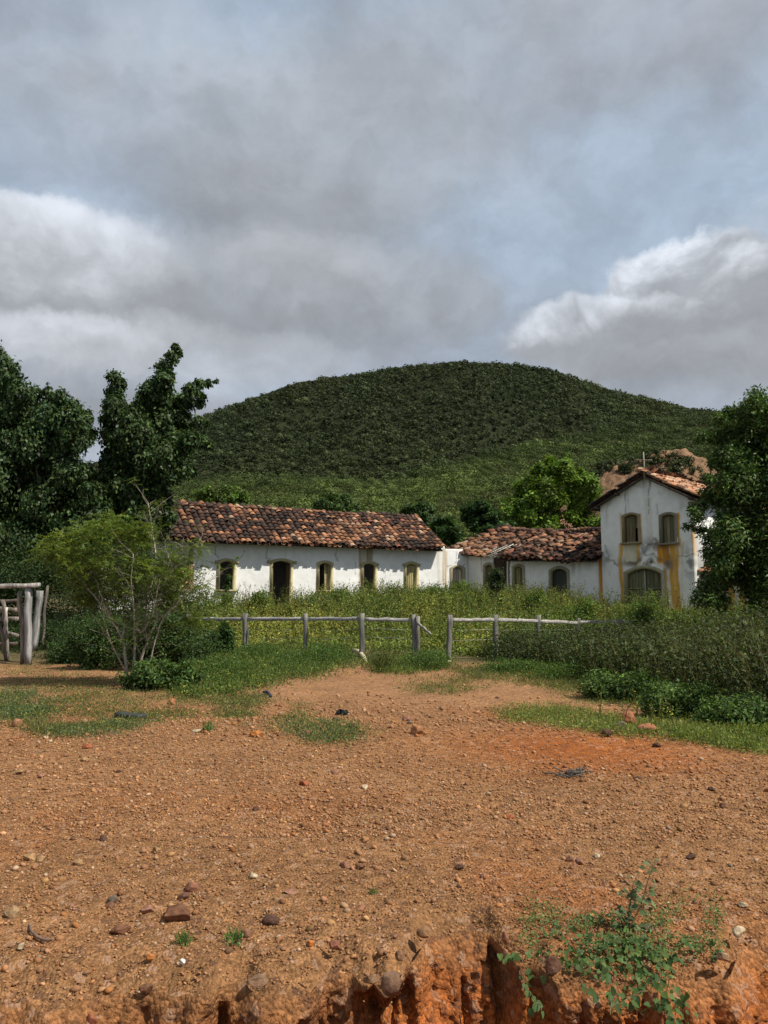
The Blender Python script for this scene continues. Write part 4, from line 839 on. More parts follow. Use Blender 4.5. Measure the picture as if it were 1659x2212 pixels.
for (px, w, h, Y, n, lab) in ((735,44,62,34,3600,'loose green bush in the weeds below the third window of the long house'),(850,52,70,35,4200,'taller loose bush in the weeds between the last two windows of the long house'),
                         (935,60,86,34.5,5200,'tall pale green bush rising at the right corner of the long house'),(1000,50,80,36,4200,'bright bush hiding the foot of the small arched door at the corner'),(1155,56,60,31,4200,'bushy green weed clump between the narrow window and arched door of the row house'),
                         (1262,60,52,29.5,3600,'leafy bush in front of the orange stained strip beside the chapel'),(1392,56,30,27,2600,'low loose bush in front of the chapel door'),(560,40,58,33,3400,'loose green bush just left of the dark open doorway')):
    shrub('shrub', px, 1335, w, h, Y, n, .095, .48, (.105, .150, .034), lab, 'bushes standing in the weeds', nl=16, r=.24, stems=3, mat=M_weed, shell=(.3, 1.3))
# undergrowth below the large trees on the left
lb = []
for _ in range(150):
    X_ = RNG.random()*560-120; Y = 20.5+7*RNG.random(); top = 1395-100*(Y-20.5)/7*(.4+.6*RNG.random()); y0 = top+RNG.random()*40; 
    if 90 < X_ < 150 and Y < 24: continue
    if X_ < 95: Y += 3
    p = at(X_, y0, Y); p[2] = max(p[2], float(height(p[0], p[1]))+.15); lb.append((*p, .42+.3*RNG.random()))
for _ in range(60):
    X_ = RNG.random()*520-100; Y = 26+3*RNG.random(); p = at(X_, 1215+70*RNG.random(), Y); lb.append((*p, .7))
V, Fq, c = crown(lb, 120000, .085, .5, (.035, .056, .018), spread=.3, subs=20, colvar=.35); 
tag(plain(V, Fq, c, 'undergrowth', M_leaf), 'dark tangled undergrowth below the large trees at the left', 'undergrowth', kind='stuff')
# right-hand thicket
lb, lb2 = [], []
TX = [1060,1180,1250,1330,1400,1500,1659,1800]; TT = [1440,1415,1394,1376,1364,1342,1320,1308]; TBm = [1435,1442,1462,1490,1512,1545,1585,1625]; TY = [19.5,18.6,16.6,14.4,13.,11.4,9.9,8.9]
for _ in range(520):
    X_ = 1075+RNG.random()*720; q = RNG.random()**.8; yt, yb, Yb = np.interp(X_, TX, TT), np.interp(X_, TX, TBm), np.interp(X_, TX, TY)
    r = .20+.42*RNG.random()**1.6; yy = yb-(yb-yt)*q; Y = Yb+.35+q*(5.5 if X_ > 1250 else 3.5)+RNG.random()*.5; p = at(X_, yy+r*.6*F/Y, Y); p[2] = max(p[2], float(height(p[0], p[1]))+.1)
    lb.append((*p, r))
for _ in range(140):
    X_ = 1290+RNG.random()*520; Y = np.interp(X_, TX, TY)+1+6*RNG.random(); p = at(X_, 1400, Y); p[2] = height(p[0], p[1])+.2+.4*RNG.random(); lb.append((*p, .45))
V, Fq, c = crown(lb, 260000, .062, .48, (.042, .056, .018), spread=.34, subs=16, colvar=.45, up=.3, out=.9, hi=(.062, .076, .024))
xs_ = 1150+620*RNG.random(1500); q = RNG.random(1500); Y = np.interp(xs_, TX, TY)+.3+5.5*q; x = (xs_-CX)/F*Y; y = Y
V, Fq, c = merge([(V, Fq, c), weeds(x, y, (1.05+.65*RNG.random(1500))*np.interp(xs_, [1150, 1300, 1440, 1600], [.42, .62, .78, .95]), 34, .07, .45, (.058, .074, .022), .28)])
tag(plain(V, Fq, c, 'thicket', M_leaf), 'dense dark thicket of bushes filling the right side below the feathery tree', 'thicket', kind='stuff')
for (px, py, w, h, Y, n, lab) in ((1350,1500,190,48,13.6,14000,'low green bush at the front edge of the thicket, nearest the fence end'),
                               (1480,1545,190,62,11.5,16000,'bright green trailing bush in the middle of the thicket edge'),
                               (1610,1590,190,70,10.1,16000,'leafy green bush at the thicket edge against the right border')):
    shrub('shrub', px, py, w, h, Y, n, .052, .55, (.085, .135, .034), lab, 'creeping bushes along the thicket edge', nl=30, r=.17)
# low cover and grass
G_LUSH = (.085, .120, .032); G_DRY = (.115, .125, .046); G_BR = (.15, .175, .050)
parts = []
for poly, n, h, L, col, thr in (
    ([(395,1400),(530,1395),(660,1400),(745,1412),(762,1440),(700,1462),(600,1478),(480,1500),(395,1510)], 7000, .16, .05, G_LUSH, .36),
    ([(795,1425),(960,1405),(962,1442),(880,1456),(800,1452)], 2200, .14, .045, G_LUSH, .36),
    ([(395,1400),(960,1395),(968,1375),(395,1375)], 5000, .2, .07, G_DRY, .3),
    ([(0,1440),(150,1440),(260,1475),(430,1490),(520,1500),(430,1545),(300,1565),(140,1592),(0,1572)], 4200, .05, .028, G_DRY, .50),
    ([(0,1500),(60,1490),(110,1520),(80,1555),(0,1560)], 900, .09, .035, (.105, .135, .06), .42),
    ([(470,1505),(560,1500),(660,1530),(640,1560),(540,1560),(470,1550)], 1300, .05, .027, G_DRY, .50),
    ([(400,1545),(330,1580),(100,1595),(80,1570),(250,1560)], 700, .05, .027, (.11, .135, .06), .48),
    ([(600,1560),(700,1550),(790,1575),(770,1604),(690,1608),(610,1590)], 900, .05, .026, (.12, .145, .06), .48),
    ([(880,1470),(1000,1468),(1040,1490),(960,1502),(890,1494)], 600, .05, .03, G_DRY, .48),
    ([(960,1445),(1190,1445),(1320,1485),(1250,1492),(1100,1474),(960,1462)], 2200, .06, .035, G_DRY, .44),
    ([(1085,1540),(1130,1526),(1210,1528),(1300,1548),(1440,1562),(1659,1592),(1659,1632),(1480,1600),(1330,1585),(1220,1572),(1110,1556)], 4300, .07, .03, G_BR, .40),
    ([(1330,1512),(1400,1525),(1500,1560),(1659,1600),(1659,1590),(1460,1540),(1370,1500)], 3500, .09, .035, (.10, .13, .03), .34),
    ([(1160,1480),(1280,1490),(1400,1520),(1330,1535),(1200,1510)], 700, .04, .025, G_DRY, .5)):
    P = ground_pts(poly, n, seed=int(poly[0][0]) % 40, thr=thr); parts.append(cover(P, h, L, .5, col, 6, hi=(.24, .26, .06)))
for cx_, cy_, sx_, sy_, n, h in ((700,1428,38,8,900,.34),(925,1440,30,6,750,.32),(640,1440,50,10,700,.22),(480,1455,50,12,800,.28),(560,1420,40,8,600,.3),(1110,1450,60,5,500,.22),(1210,1462,50,8,500,.25)):
    x, y, z = gpv(cx_+RNG.normal(size=n)*sx_*.6, cy_+RNG.normal(size=n)*sy_*.6); parts.append(cover(np.stack([x, y, z], -1), h, .055, .55, (.075, .115, .030), 8, spreadr=.09, grass=.12))
x, y, z = gpv(826+RNG.normal(size=60)*9, 1448+RNG.normal(size=60)*3); parts.append(weeds(x, y, .25+.35*RNG.random(60), 34, .04, .4, (.085, .105, .03), .35))
V, Fq, c = merge(parts); tag(plain(V, Fq, c, 'grass', M_weed), 'patches of low grass and creeping herbs between the gravel and the fence', 'grass', kind='stuff')
# slender weeds with yellow flowers in the right-hand grass strip
px = np.array([1372,1380,1365,1415,1430,1445,1455,1290,1300,1345,1400,1425,1350,1440]); py = np.array([1560,1555,1565,1560,1560,1570,1575,1560,1556,1570,1575,1566,1520,1548])
x, y, z = gpv(px, py); V, Fq, c = weeds(x, y, .18+.3*RNG.random(len(x)), 24, .025, .5, (.13, .16, .035), .2, fl=(.62, .56, .05), ff=.2)
tag(plain(V, Fq, c, 'flowering_weeds', M_weed), 'slender weeds with small yellow flowers in the right grass strip', 'weeds', kind='stuff')

# ------------------------------------------------------------------ airy pale-stemmed tree in front of the left shrubs
YS = 14.6; sb = at(285, 1482, YS); sb[2] = height(sb[0], sb[1]); root = empty('small_tree', sb, 0, 'small airy tree with thin pale forking stems and feathery light green leaves', 'tree')
stems = [[(277,1478),(271,1420),(266,1380),(243,1345),(228,1310),(214,1275),(200,1235)], [(266,1380),(270,1350),(276,1325),(268,1290),(262,1240),(255,1190)], [(290,1478),(290,1410),(291,1350),(288,1300),(284,1250),(290,1195)],
         [(300,1470),(308,1415),(318,1385),(338,1340),(352,1300),(366,1270),(371,1225),(360,1190)], [(318,1385),(312,1350),(316,1310),(330,1260),(336,1200)], [(291,1350),(305,1370),(312,1362),(330,1330),(338,1290),(345,1250)],
         [(243,1345),(215,1300),(190,1270),(165,1240),(150,1210)], [(338,1340),(380,1310),(400,1290),(430,1265),(470,1245)], [(280,1474),(268,1440),(250,1410),(235,1380),(228,1350)], [(325,1425),(340,1370),(355,1330),(385,1300),(410,1270)],
         [(336,1200),(330,1160),(325,1120),(319,1085)], [(345,1250),(372,1225),(400,1190),(425,1180)]]
tips = []; sm = MB(); tw = MB()
for si, P in enumerate(stems):
    W3 = np.array([at(x, y, YS+(i*.12*math.sin(si*2.1))) for i, (x, y) in enumerate(P)]); W3 = W3+RNG.normal(size=W3.shape)*.008
    q = np.linspace(0, 1, 4*len(P)); idx = np.linspace(0, 1, len(P)); W4 = np.stack([np.interp(q, idx, W3[:, k]) for k in range(3)], -1)+RNG.normal(size=(len(q), 3))*.006
    r0 = .030 if si in (0, 2, 3) else .018; (sm if si < 6 else tw).tube(W4, np.linspace(r0, .006, len(q)), 6, (.36, .31, .24), wob=.15)
    for k in range(3, len(q), 1):
        for _ in range(1):
            d = unit(np.array([RNG.normal()*.8, RNG.normal()*.7, .35+RNG.random()*.8])); Lb = .22+.5*RNG.random(); p = W4[k]; m = p+d*Lb*.5+RNG.normal(size=3)*.03; e = p+d*Lb+np.array([0, 0, -.06])
            tw.tube(np.array([p, m, e]), [.005, .0035, .002], 4, (.26, .22, .165), caps=False); tips.append(e)
            if RNG.random() < .6:
                e2 = m+unit(RNG.normal(size=3)+[0, 0, .5])*Lb*.5; tw.tube(np.array([m, e2]), [.003, .0015], 3, (.24, .2, .15), caps=False); tips.append(e2)
sm.build('stem', M_bark, root, off=sb); tw.build('twigs', M_bark, root, off=sb)
tips = np.array(tips); pxs = CX+tips[:, 0]/tips[:, 1]*F
FL = [(150,1160,26),(180,1150,22),(215,1145,30),(255,1140,28),(290,1148,24),(125,1185,16),(165,1195,26),(205,1185,32),(250,1180,34),(295,1185,28),(140,1215,20),(190,1225,28),(235,1225,30),(280,1225,28),(320,1215,18),(170,1255,22),(215,1260,26),(265,1262,24),(310,1255,20),(345,1235,14),(110,1165,12),(230,1120,14),(200,1290,20),(395,1300,20),(420,1185,12),(360,1280,20),(400,1240,16),(335,1290,18),(375,1200,14),(430,1270,14),(405,1340,18),(100,1195,14),(300,1140,14),(425,1340,16),(180,1290,14)]
def sprays(cen, n, ln, col, hi):
    """flat feathery fronds: rachis direction with two rows of tiny leaflets"""
    P = np.repeat(cen, n, 0); D = unit(np.c_[RNG.normal(size=(len(P), 2)), RNG.normal(size=len(P))*.25-.05]); Sd = unit(np.cross(D, [0, 0, 1.])+RNG.normal(size=(len(P), 3))*.2); P = P+RNG.normal(size=P.shape)*[.10, .10, .05]
    m = 14; q = np.linspace(.05, 1, m)[None]; l = (ln*(.6+.7*RNG.random(len(P))))[:, None]; base_ = P[:, None]+D[:, None]*(q*l)[..., None]-np.array([0, 0, 1.])*(q*q*l*.3)[..., None]
    f = RNG.random((len(P), 1, 1))**2; c = np.broadcast_to((np.asarray(col)*(1-f)+np.asarray(hi)*f)*np.exp(RNG.normal(size=(len(P), 1, 1))*.2), base_.shape).reshape(-1, 3); out = []
    for sg in (-1, 1):
        A = np.broadcast_to((Sd*sg+D*.4)[:, None], base_.shape).reshape(-1, 3); N = np.cross(D, Sd); N = N*np.sign(N[:, 2:3]); N = np.broadcast_to(N[:, None], base_.shape).reshape(-1, 3)+RNG.normal(size=(len(A), 3))*.25
        out.append(leaves(base_.reshape(-1, 3), .045*np.tile(1.1-.6*q[0], len(P)), .42, N, A, c, .12))
    return merge(out)
lbf = np.array(lobes_px(FL, YS, .6)); cen = np.concatenate([l[:3]+RNG.normal(size=(int(9+l[3]*70), 3))*l[3]*[.62, .62, .5] for l in lbf])
V1 = sprays(cen, 3, .26, (.105, .145, .030), (.20, .235, .045))
tt = tips[(RNG.random(len(tips)) < .75)]
V2 = sprays(tt, 2, .20, (.085, .120, .028), (.13, .17, .035))
V, Fq, c = merge([V1, V2]); mk('foliage', V-sb, Fq, M_leaf, root, c)
# shrubs behind and at the foot of it
shrub('shrub', 215, 1470, 170, 135, 18.3, 20000, .06, .5, (.045, .076, .022), 'dark shrub behind the pale forking stems, on its left', nl=46, r=.22)
shrub('shrub', 345, 1480, 170, 150, 17.6, 22000, .06, .5, (.050, .080, .024), 'dark shrub behind the pale forking stems, on its right', nl=46, r=.22)
shrub('shrub', 405, 1470, 110, 95, 18.6, 13000, .06, .5, (.045, .072, .022), 'mid-green shrub between the airy small tree and the fence', nl=20, r=.32)
shrub('shrub', 345, 1505, 190, 78, 14.2, 6500, .085, .36, (.070, .115, .032), 'broad-leaved dark bush at the foot of the airy small tree', nl=44, r=.11)
shrub('shrub', 150, 1445, 110, 60, 20, 9000, .06, .5, (.045, .075, .022), 'low leafy bush just right of the grey gate posts', nl=14, r=.28)

# ------------------------------------------------------------------ fences
def beam(mb, a, b, w0, h0, seg=8, wob=.10, col=(.34, .32, .29), crook=.02, n=8):
    """a rough split beam: uneven four-sided bar"""
    a = np.asarray(a, float); b = np.asarray(b, float); d = unit(b-a); ref = np.array([0, 0, 1.]) if abs(d[2]) < .7 else np.array([0, 1., 0]); A = unit(np.cross(d, ref)); B = np.cross(A, d); m = 8
    base = np.array([(-1, -1), (0, -1.01), (1, -1), (1.0, 0), (1, 1), (0, 1.), (-1, 1), (-1., 0)])*.5; V = []; cc = []
    for k in range(n):
        q = k/(n-1); p = a+(b-a)*q+A*RNG.normal()*crook*.6+B*RNG.normal()*crook*(q*(1-q)*4); s = 1+wob*RNG.normal()*.6; o = base*(1+wob*RNG.normal(size=(m, 1)))
        V.append(p+A*(o[:, :1]*w0*s)+B*(o[:, 1:]*h0*s)); cc.append(np.asarray(col)*np.exp(RNG.normal(size=(m, 1))*.16))
    V = np.vstack(V); i = np.arange(n-1)[:, None]*m; j = np.arange(m)[None]; jn = (j+1) % m
    return mb.add(V, [np.stack([i+j, i+jn, i+m+jn, i+m+j], -1).reshape(-1, 4), np.array([np.arange(m)[::-1], np.arange(m)+(n-1)*m])], np.vstack(cc))
def post(xt, yt, xb, Y, w, root, off, col=(.17, .158, .14), d=None, label=None):
    t_ = at(xt, yt, Y); b = at(xb, 1415, Y); b[2] = height(b[0], Y)-.3; W_ = w*Y/F; mb = MB(); beam(mb, b, t_, W_, d or W_*.9, col=col, wob=.07, crook=.012); o = mb.build('post', M_wood, root, off=off)
    if label: o['label'] = label
    return t_
fo = at(530, 1405, 23.5); fo[2] = 0; fn = empty('plank_fence', fo, 0, 'weathered grey post and rail fence left of the gate gap', 'fence')
PL = [(408,1326,408,24.4,9),(530,1325,530,23.3,10.5),(660,1325,660,22.4,8.5),(782,1325,782,21.6,11)]
tp = [post(a_, b_, c2, Y, w, fn, fo) for a_, b_, c2, Y, w in PL]
t4 = post(894, 1327, 895, 21.4, 9, fn, fo); post(902, 1331, 903, 21.35, 8, fn, fo, (.22, .20, .175), label='pale half of the doubled gate post')
pts = [at(385, 1337, 24.6)]+[at(a_, 1337, Y) for a_, _, _, Y, _ in PL]+[at(899, 1340, 21.4)]
for a_, b_ in zip(pts[:-1], pts[1:]):
    dd = unit(b_-a_)*.03; MBr = MB(); beam(MBr, a_+dd, b_-dd, .05, .098, col=(.36, .34, .31), wob=.06, crook=.008).build('rail', M_railw, fn, off=fo)
for zz in (1361, 1380):
    for a_, b_ in zip(PL[:-1], PL[1:]): MB().tube([at(a_[0], zz-4, a_[3]), (at(a_[0], zz, a_[3])+at(b_[0], zz, b_[3]))/2-[0, 0, .02], at(b_[0], zz-4, b_[3])], .004, 4, (.35, .34, .32)).build('wire', M_railw, fn, off=fo)
    MB().tube([at(782, zz-4, 21.6), at(894, zz, 21.4)], .004, 4, (.35, .34, .32)).build('wire', M_railw, fn, off=fo)
beam(MB(), at(904, 1346, 21.3), at(931, 1370, 20.6), .045, .05, col=(.28, .25, .21)).build('brace', M_railw, fn, off=fo)
fo2 = at(968, 1420, 20.5); fo2[2] = 0; f2 = empty('plank_fence', fo2, 0, 'weathered grey post and rail fence right of the gate gap, running into the thicket', 'fence')
PR = [(972,1328,966,20.4,10),(1071,1328,1070,21.2,10.5),(1163,1329,1163,22.8,9),(1249,1335,1248,24.6,7),(1341,1335,1341,26.4,6),(1412,1335,1412,28.4,5.5)]
for a_, b_, c2, Y, w in PR: post(a_, b_, c2, Y, w, f2, fo2)
ry = [1339, 1339, 1342, 1344, 1343, 1345]
for k in range(5):
    a_ = at(PR[k][0], ry[k], PR[k][3]); b_ = at(PR[k+1][0], ry[k+1]+(2 if k == 2 else 0), PR[k+1][3]); dd = unit(b_-a_)*.04
    beam(MB(), a_+dd, b_-dd, .05, .098, col=(.33, .31, .275), wob=.10, crook=.010).build('rail', M_railw, f2, off=fo2)
for zz in (1362, 1384):
    for k in range(3): MB().tube([at(PR[k][0], zz, PR[k][3]), at(PR[k+1][0], zz-3, PR[k+1][3])], .004, 4, (.40, .38, .33)).build('wire', M_railw, f2, off=fo2)
# grey corral posts and gate at the left edge
YG = 19.6; go = at(60, 1425, YG); go[2] = height(go[0], go[1]); gr = empty('corral_gate_posts', go, 0, 'thick peeling grey posts under a heavy crossbeam at the left edge', 'gate frame')
def rough(name, a, b, Ya, Yb, w, h, col, root, off, **kw): return beam(MB(), at(*a, Ya), at(*b, Yb), w, h, col=col, **kw).build(name, M_wood, root, off=off)
G1 = (.30, .29, .275); G2 = (.22, .19, .155); G3 = (.13, .105, .085)
rough('crossbeam', (-120,1271), (83,1264), YG+.2, YG, .22, .115, (.34, .31, .275), gr, go, wob=.05)
rough('post', (62.5,1270), (60,1436), YG, YG, .135, .14, G1, gr, go, wob=.05); rough('post', (86,1276), (75,1405), YG+.5, YG+.5, .13, .13, (.30, .29, .275), gr, go, wob=.06)
rough('post', (42,1277), (50,1434), YG+.1, YG+.1, .085, .09, G2, gr, go, wob=.05); rough('stake', (102,1265), (91,1400), YG+2.2, YG+2.2, .06, .06, G3, gr, go)
g2 = at(10, 1425, YG+.6); g2[2] = go[2]; gl = empty('board_gate', g2, 0, 'broken brown board gate hanging behind the grey posts', 'gate')
for (a, b, w, c_2) in (((-60,1300),(38,1297),.09,G3),((-60,1313),(38,1318),.12,G2),((-60,1338),(38,1337),.11,G2),((-60,1352),(40,1374),.10,G2),((-60,1395),(38,1390),.09,G3)):
    rough('board', a, b, YG+1.0, YG+.6, .04, w, c_2, gl, g2, wob=.05)
rough('upright', (7,1295), (16,1425), YG+.5, YG+.5, .09, .05, G2, gl, g2); rough('upright', (14,1312), (9,1380), YG+.45, YG+.45, .06, .05, (.42, .38, .33), gl, g2, wob=.25); rough('upright', (0,1345), (14,1428), YG+.4, YG+.4, .08, .05, G3, gl, g2)
# loose timber and litter
def thing1(mb, name, label, cat, m=None, group=None):
    V = np.vstack(mb.V); o = V.mean(0); o[2] = V[:, 2].min(); ob = mb.build(name, m or M_wood, None, off=o); ob.location = o; return tag(ob, label, cat, group)
def gz(x, y, up=0.): p = gp(x, y); p[2] += up; return p
mb = MB(); beam(mb, gz(919, 1441, .05), gz(972, 1432, .05), .12, .05, col=(.50, .42, .28)); [mb.box(gz(925+k*9, 1439-k*1.6, .075), (.05, .03, .03), (.08, .06, .04)) for k in range(5)]; thing1(mb, 'plank', 'pale notched plank lying flat in front of the gate gap, the nearer one', 'plank')
mb = MB(); beam(mb, gz(946, 1431, .05), gz(973, 1425, .05), .10, .05, col=(.46, .38, .26)); [mb.box(gz(950+k*6, 1430-k*1.3, .075), (.04, .03, .03), (.08, .06, .04)) for k in range(4)]; thing1(mb, 'plank', 'short notched plank just behind the longer one at the gate gap', 'plank')
mb = MB().tube([gz(763, 1414, .12), gz(775, 1417, .12), gz(785, 1423, .06), gz(791, 1431, .02)], [.06, .07, .06, .04], 7, (.55, .46, .30), wob=.2); thing1(mb, 'log', 'curved pale split log by the third fence post', 'log')
mb = MB(); beam(mb, gz(257, 1551, .05), gz(308, 1555, .04), .15, .06, col=(.050, .055, .052), wob=.10, crook=.008); thing1(mb, 'slate_slab', 'dark slate-like slab lying among the grass at the left', 'slab', M_stone)
mb = MB().tube([gz(569, 1499, .03), gz(577, 1501, .05), gz(586, 1507, .02)], [.02, .025, .02], 6, (.03, .035, .08)); thing1(mb, 'pipe_piece', 'short dark blue strip lying on the earth behind the weeds patch', 'debris', M_stone)
mb = MB().tube([gz(729, 1541, .01), gz(735, 1544, .035), gz(741, 1542, .02), gz(747, 1545, .03), gz(753, 1543, .01)], [.03, .05, .035, .045, .015], 7, (.03, .034, .038), wob=.7)
thing1(mb, 'rag', 'crumpled black rag behind the middle grass patch', 'rag', M_stone)
mb = MB()
for _ in range(60): p = gz(1238+RNG.normal()*14, 1673+RNG.normal()*3.5, .01); mb.tube([p, p+[RNG.normal()*.06, RNG.normal()*.04, RNG.random()*.045]], .006, 4, (.12, .10, .08))
thing1(mb, 'dry_weed_clump', 'small clump of dry grey twigs on the orange gravel', 'twigs', M_wood)
mb = MB().tube([gz(62, 2003, .01), gz(68, 2018, .012), gz(80, 2029, .012), gz(98, 2036, .012), gz(114, 2033, .012)], [.004, .006, .008, .008, .005], 6, (.16, .10, .07)); thing1(mb, 'stick', 'curved dark stick lying on the gravel near the left edge', 'stick', M_bark)

# ------------------------------------------------------------------ stones
import bmesh
def ico(sub):
    bm = bmesh.new(); bmesh.ops.create_icosphere(bm, subdivisions=sub, radius=1); bm.verts.ensure_lookup_table(); V = np.array([v.co[:] for v in bm.verts]); Fq = np.array([[v.index for v in f.verts] for f in bm.faces]); bm.free(); return V, Fq
I1, I3 = ico(1), ico(4)
def rock_shape(V, ang=8, d=(.62, .9), noise=.08, seed=0):
    V = V.copy()
    for _ in range(ang): n = unit(RNG.normal(size=3)); q = d[0]+(d[1]-d[0])*RNG.random(); V -= np.maximum(V@n-q, 0)[:, None]*n
    if noise: s = RNG.random()*9; V *= (1+noise*(fbm(V[:, 0]*2+s, V[:, 1]*2+V[:, 2]*1.7, 4, seed)-.5)*2)[:, None]
    return V
def rock(px, py, w, col, label=None, hr=.62, dr=.8, ang=9, sink=.25, group=None, rot=None, Y=None, lift=0, rnd=False, name='stone', cat='stone'):
    p = gp(px, py) if Y is None else at(px, py, Y); Wm = w*p[1]/F*.5*1.06; V = rock_shape(I3[0], ang if rnd else 15, (.72, .95) if rnd else (.48, .74), .05 if rnd else .06, int(px) % 40); V = V/np.abs(V).max(0)
    a = RNG.normal()*.25 if rot is None else rot; ca, sa_ = math.cos(a), math.sin(a); V = V*[Wm, Wm*dr, Wm*hr]; V = np.c_[V[:, 0]*ca-V[:, 2]*sa_, V[:, 1], V[:, 0]*sa_+V[:, 2]*ca]
    c = np.asarray(col)*np.exp((fbm(V[:, 0]/Wm*2.5, V[:, 2]/Wm*2.5+V[:, 1]/Wm, 4, 5)-.5)*1.1)[:, None]
    o = mk(name, V+[0, 0, Wm*hr*(1-2*sink)], I3[1], M_stone, None, c, rnd); o.location = p+[0, 0, lift]
    return tag(o, label, cat, group)
BR = (.155, .075, .042); DB_ = (.085, .046, .030); TN = (.30, .18, .085); PK = (.25, .125, .080); CR = (.42, .33, .21); OR = (.38, .15, .045); GY = (.15, .115, .085); RD = (.28, .095, .045)
L_ = [(381,1985,60,BR,'large flat-topped brown stone, the biggest lying on the gravel',.62),(257,2014,45,(.17,.08,.045),'oblong brown stone left of the biggest stone',.5),(320,1968,31,PK,'thin reddish flake of stone just left of the biggest stone',.5),
 (585,1994,36,DB_,'rounded blackish-brown stone alone on the gravel, lower middle',.62),(559,2124,44,(.20,.12,.07),'tilted flat brown stone on the lip of the bank',.45),(415,1923,29,(.22,.10,.06),'rounded reddish stone above the biggest stone',.7),(396,1941,27,(.13,.065,.045),'angular dark stone between the round reddish stone and the biggest stone',.5),
 (26,1981,31,(.30,.19,.10),'smooth tan oval stone at the left edge',.9),(243,1951,21,GY,'pitted grey stone left of the reddish flake',.9),(326,2071,17,OR,'small bright orange stone below the oblong brown stone',1.),(531,2022,23,(.20,.10,.06),'rounded brown stone just below the blackish stone',.8),
 (315,2142,27,BR,'brown stone half sunk in the lip of the bank at the lower left',.8),(170,1868,22,TN,'yellowish tan stone alone on the left gravel',.7),(87,1862,24,TN,'tan stone, right one of a touching pair near the left edge',.6),(66,1855,26,TN,'tan stone, left one of a touching pair near the left edge',.5),
 (224,1815,21,DB_,'dark brown stone on the upper left gravel',.6),(339,1841,18,TN,'small tan stone right of the dark one on the upper left gravel',.8),(44,2050,15,CR,'small cream stone near the curved stick',.9),(394,2080,12,(.6,.58,.55),'tiny white stone on the gravel below the biggest stone',.9),
 (626,1929,28,PK,'flat pinkish stone in the middle of the gravel',.4),(745,1873,23,PK,'pinkish stone beside the whitish lump in the middle',.7),(778,1876,21,BR,'dark angular stone in the middle beside the pinkish one',.7),(723,2047,23,(.22,.09,.055),'reddish-brown stone right of the small orange one',.9),
 (671,2041,18,(.48,.16,.04),'small vivid orange stone in the centre of the lower gravel',.8),(780,1962,27,(.26,.12,.07),'flat pink-brown stone sunk in the central gravel',.35),(991,1877,19,DB_,'dark brown stone right of centre on the gravel',.75),(1045,1896,16,PK,'pinkish stone right of the dark one, above the round hollow',.8),
 (914,2022,27,(.19,.10,.05),'squarish brown stone at the left rim of the round hollow',.75),(1239,1876,17,(.26,.13,.07),'brown stone in front of the pair above the leafy plant',1.),(1252,1866,25,PK,'largest of the three clustered pink-brown stones above the leafy plant',.7),(1231,1860,16,(.2,.1,.06),'small brown stone behind the clustered pair above the leafy plant',.8),
 (1598,2018,30,CR,'cream knobbly stone above the red bank at the right',.7),(1563,2072,30,(.33,.2,.12),'pale brown stone at the rim under the cream stone',.6),(1607,1959,19,CR,'small cream-yellow stone near the right edge',.8),(1494,1855,20,DB_,'dark stone on the right gravel beyond the leafy plant',.6),
 (1363,1570,29,(.30,.12,.06),'upright reddish slab standing in the right grass strip',1.05),(1401,1580,42,(.30,.13,.07),'flat reddish slab lying right of the upright slab',.35),(1341,1575,18,GY,'grey-brown stone leaning left of the upright slab',.9),(1311,1590,20,(.09,.05,.035),'dark rounded stone left of the reddish slabs',.7),
 (1522,1606,14,TN,'yellow stone at the rim of the right grass strip',.6),(1378,1682,18,DB_,'dark flat stone on the orange gravel at the right',.4),(901,1585,26,(.28,.13,.06),'round brown stone near the middle of the far gravel',.85),(662,1590,20,BR,'brown stone at the left end of the middle grass patch',.9),
 (554,1590,26,OR,'rounded orange stone left of the middle grass patch',.6),(881,1557,24,PK,'pinkish stone behind the round brown one in the far gravel',.6),(37,1569,23,(.26,.13,.07),'rounded tan-brown stone at the far left where grass meets gravel',.85),(38,1671,29,TN,'long flat tan stone near the left edge',.3),(372,1521,18,(.34,.14,.07),'orange-brown block of stone in the grass right of the airy tree',1.),(425,1581,26,CR,'flat pale stone on the far left gravel',.3)]
for px, py, w, col, lab, hr in L_: rock(px, py, w*(1.12 if 'slab' in lab else 1), col, lab, hr, sink=.08 if 'slab' in lab else .25, rot=0 if 'slab' in lab else None, rnd=('round' in lab or 'smooth' in lab or 'oval' in lab))
# stones held in the bank
for px, py, w, col, lab, hr in ((843,2125,40,(.17,.10,.062),'big rounded boulder bulging out of the bank over a dark hollow',1.1),(803,2116,34,(.19,.11,.06),'flat stone jutting from the bank left of the big boulder',.6),(1198,2084,38,(.12,.06,.038),'dark brown boulder hanging in the bank below the creeping plant',1.2),
                              (197,2200,22,(.25,.09,.045),'reddish stone in the bank near the lower left',1.2),(1092,2026,15,(.24,.11,.06),'upright sliver of stone at the right rim of the round hollow',1.7),(865,2062,22,(.2,.11,.06),'blocky stone in the bank just above the big boulder',1.)):
    d = ray(px, py); k = float(EY(d[0]/d[1]*3.7, 3.7)); rock(px, py, w, col, lab, hr, Y=k-.03-.30*max(0, (py-2090)/100), sink=.5, rnd='round' in lab, cat='boulder' if 'boulder' in lab else 'stone', name='boulder' if 'boulder' in lab else 'stone')
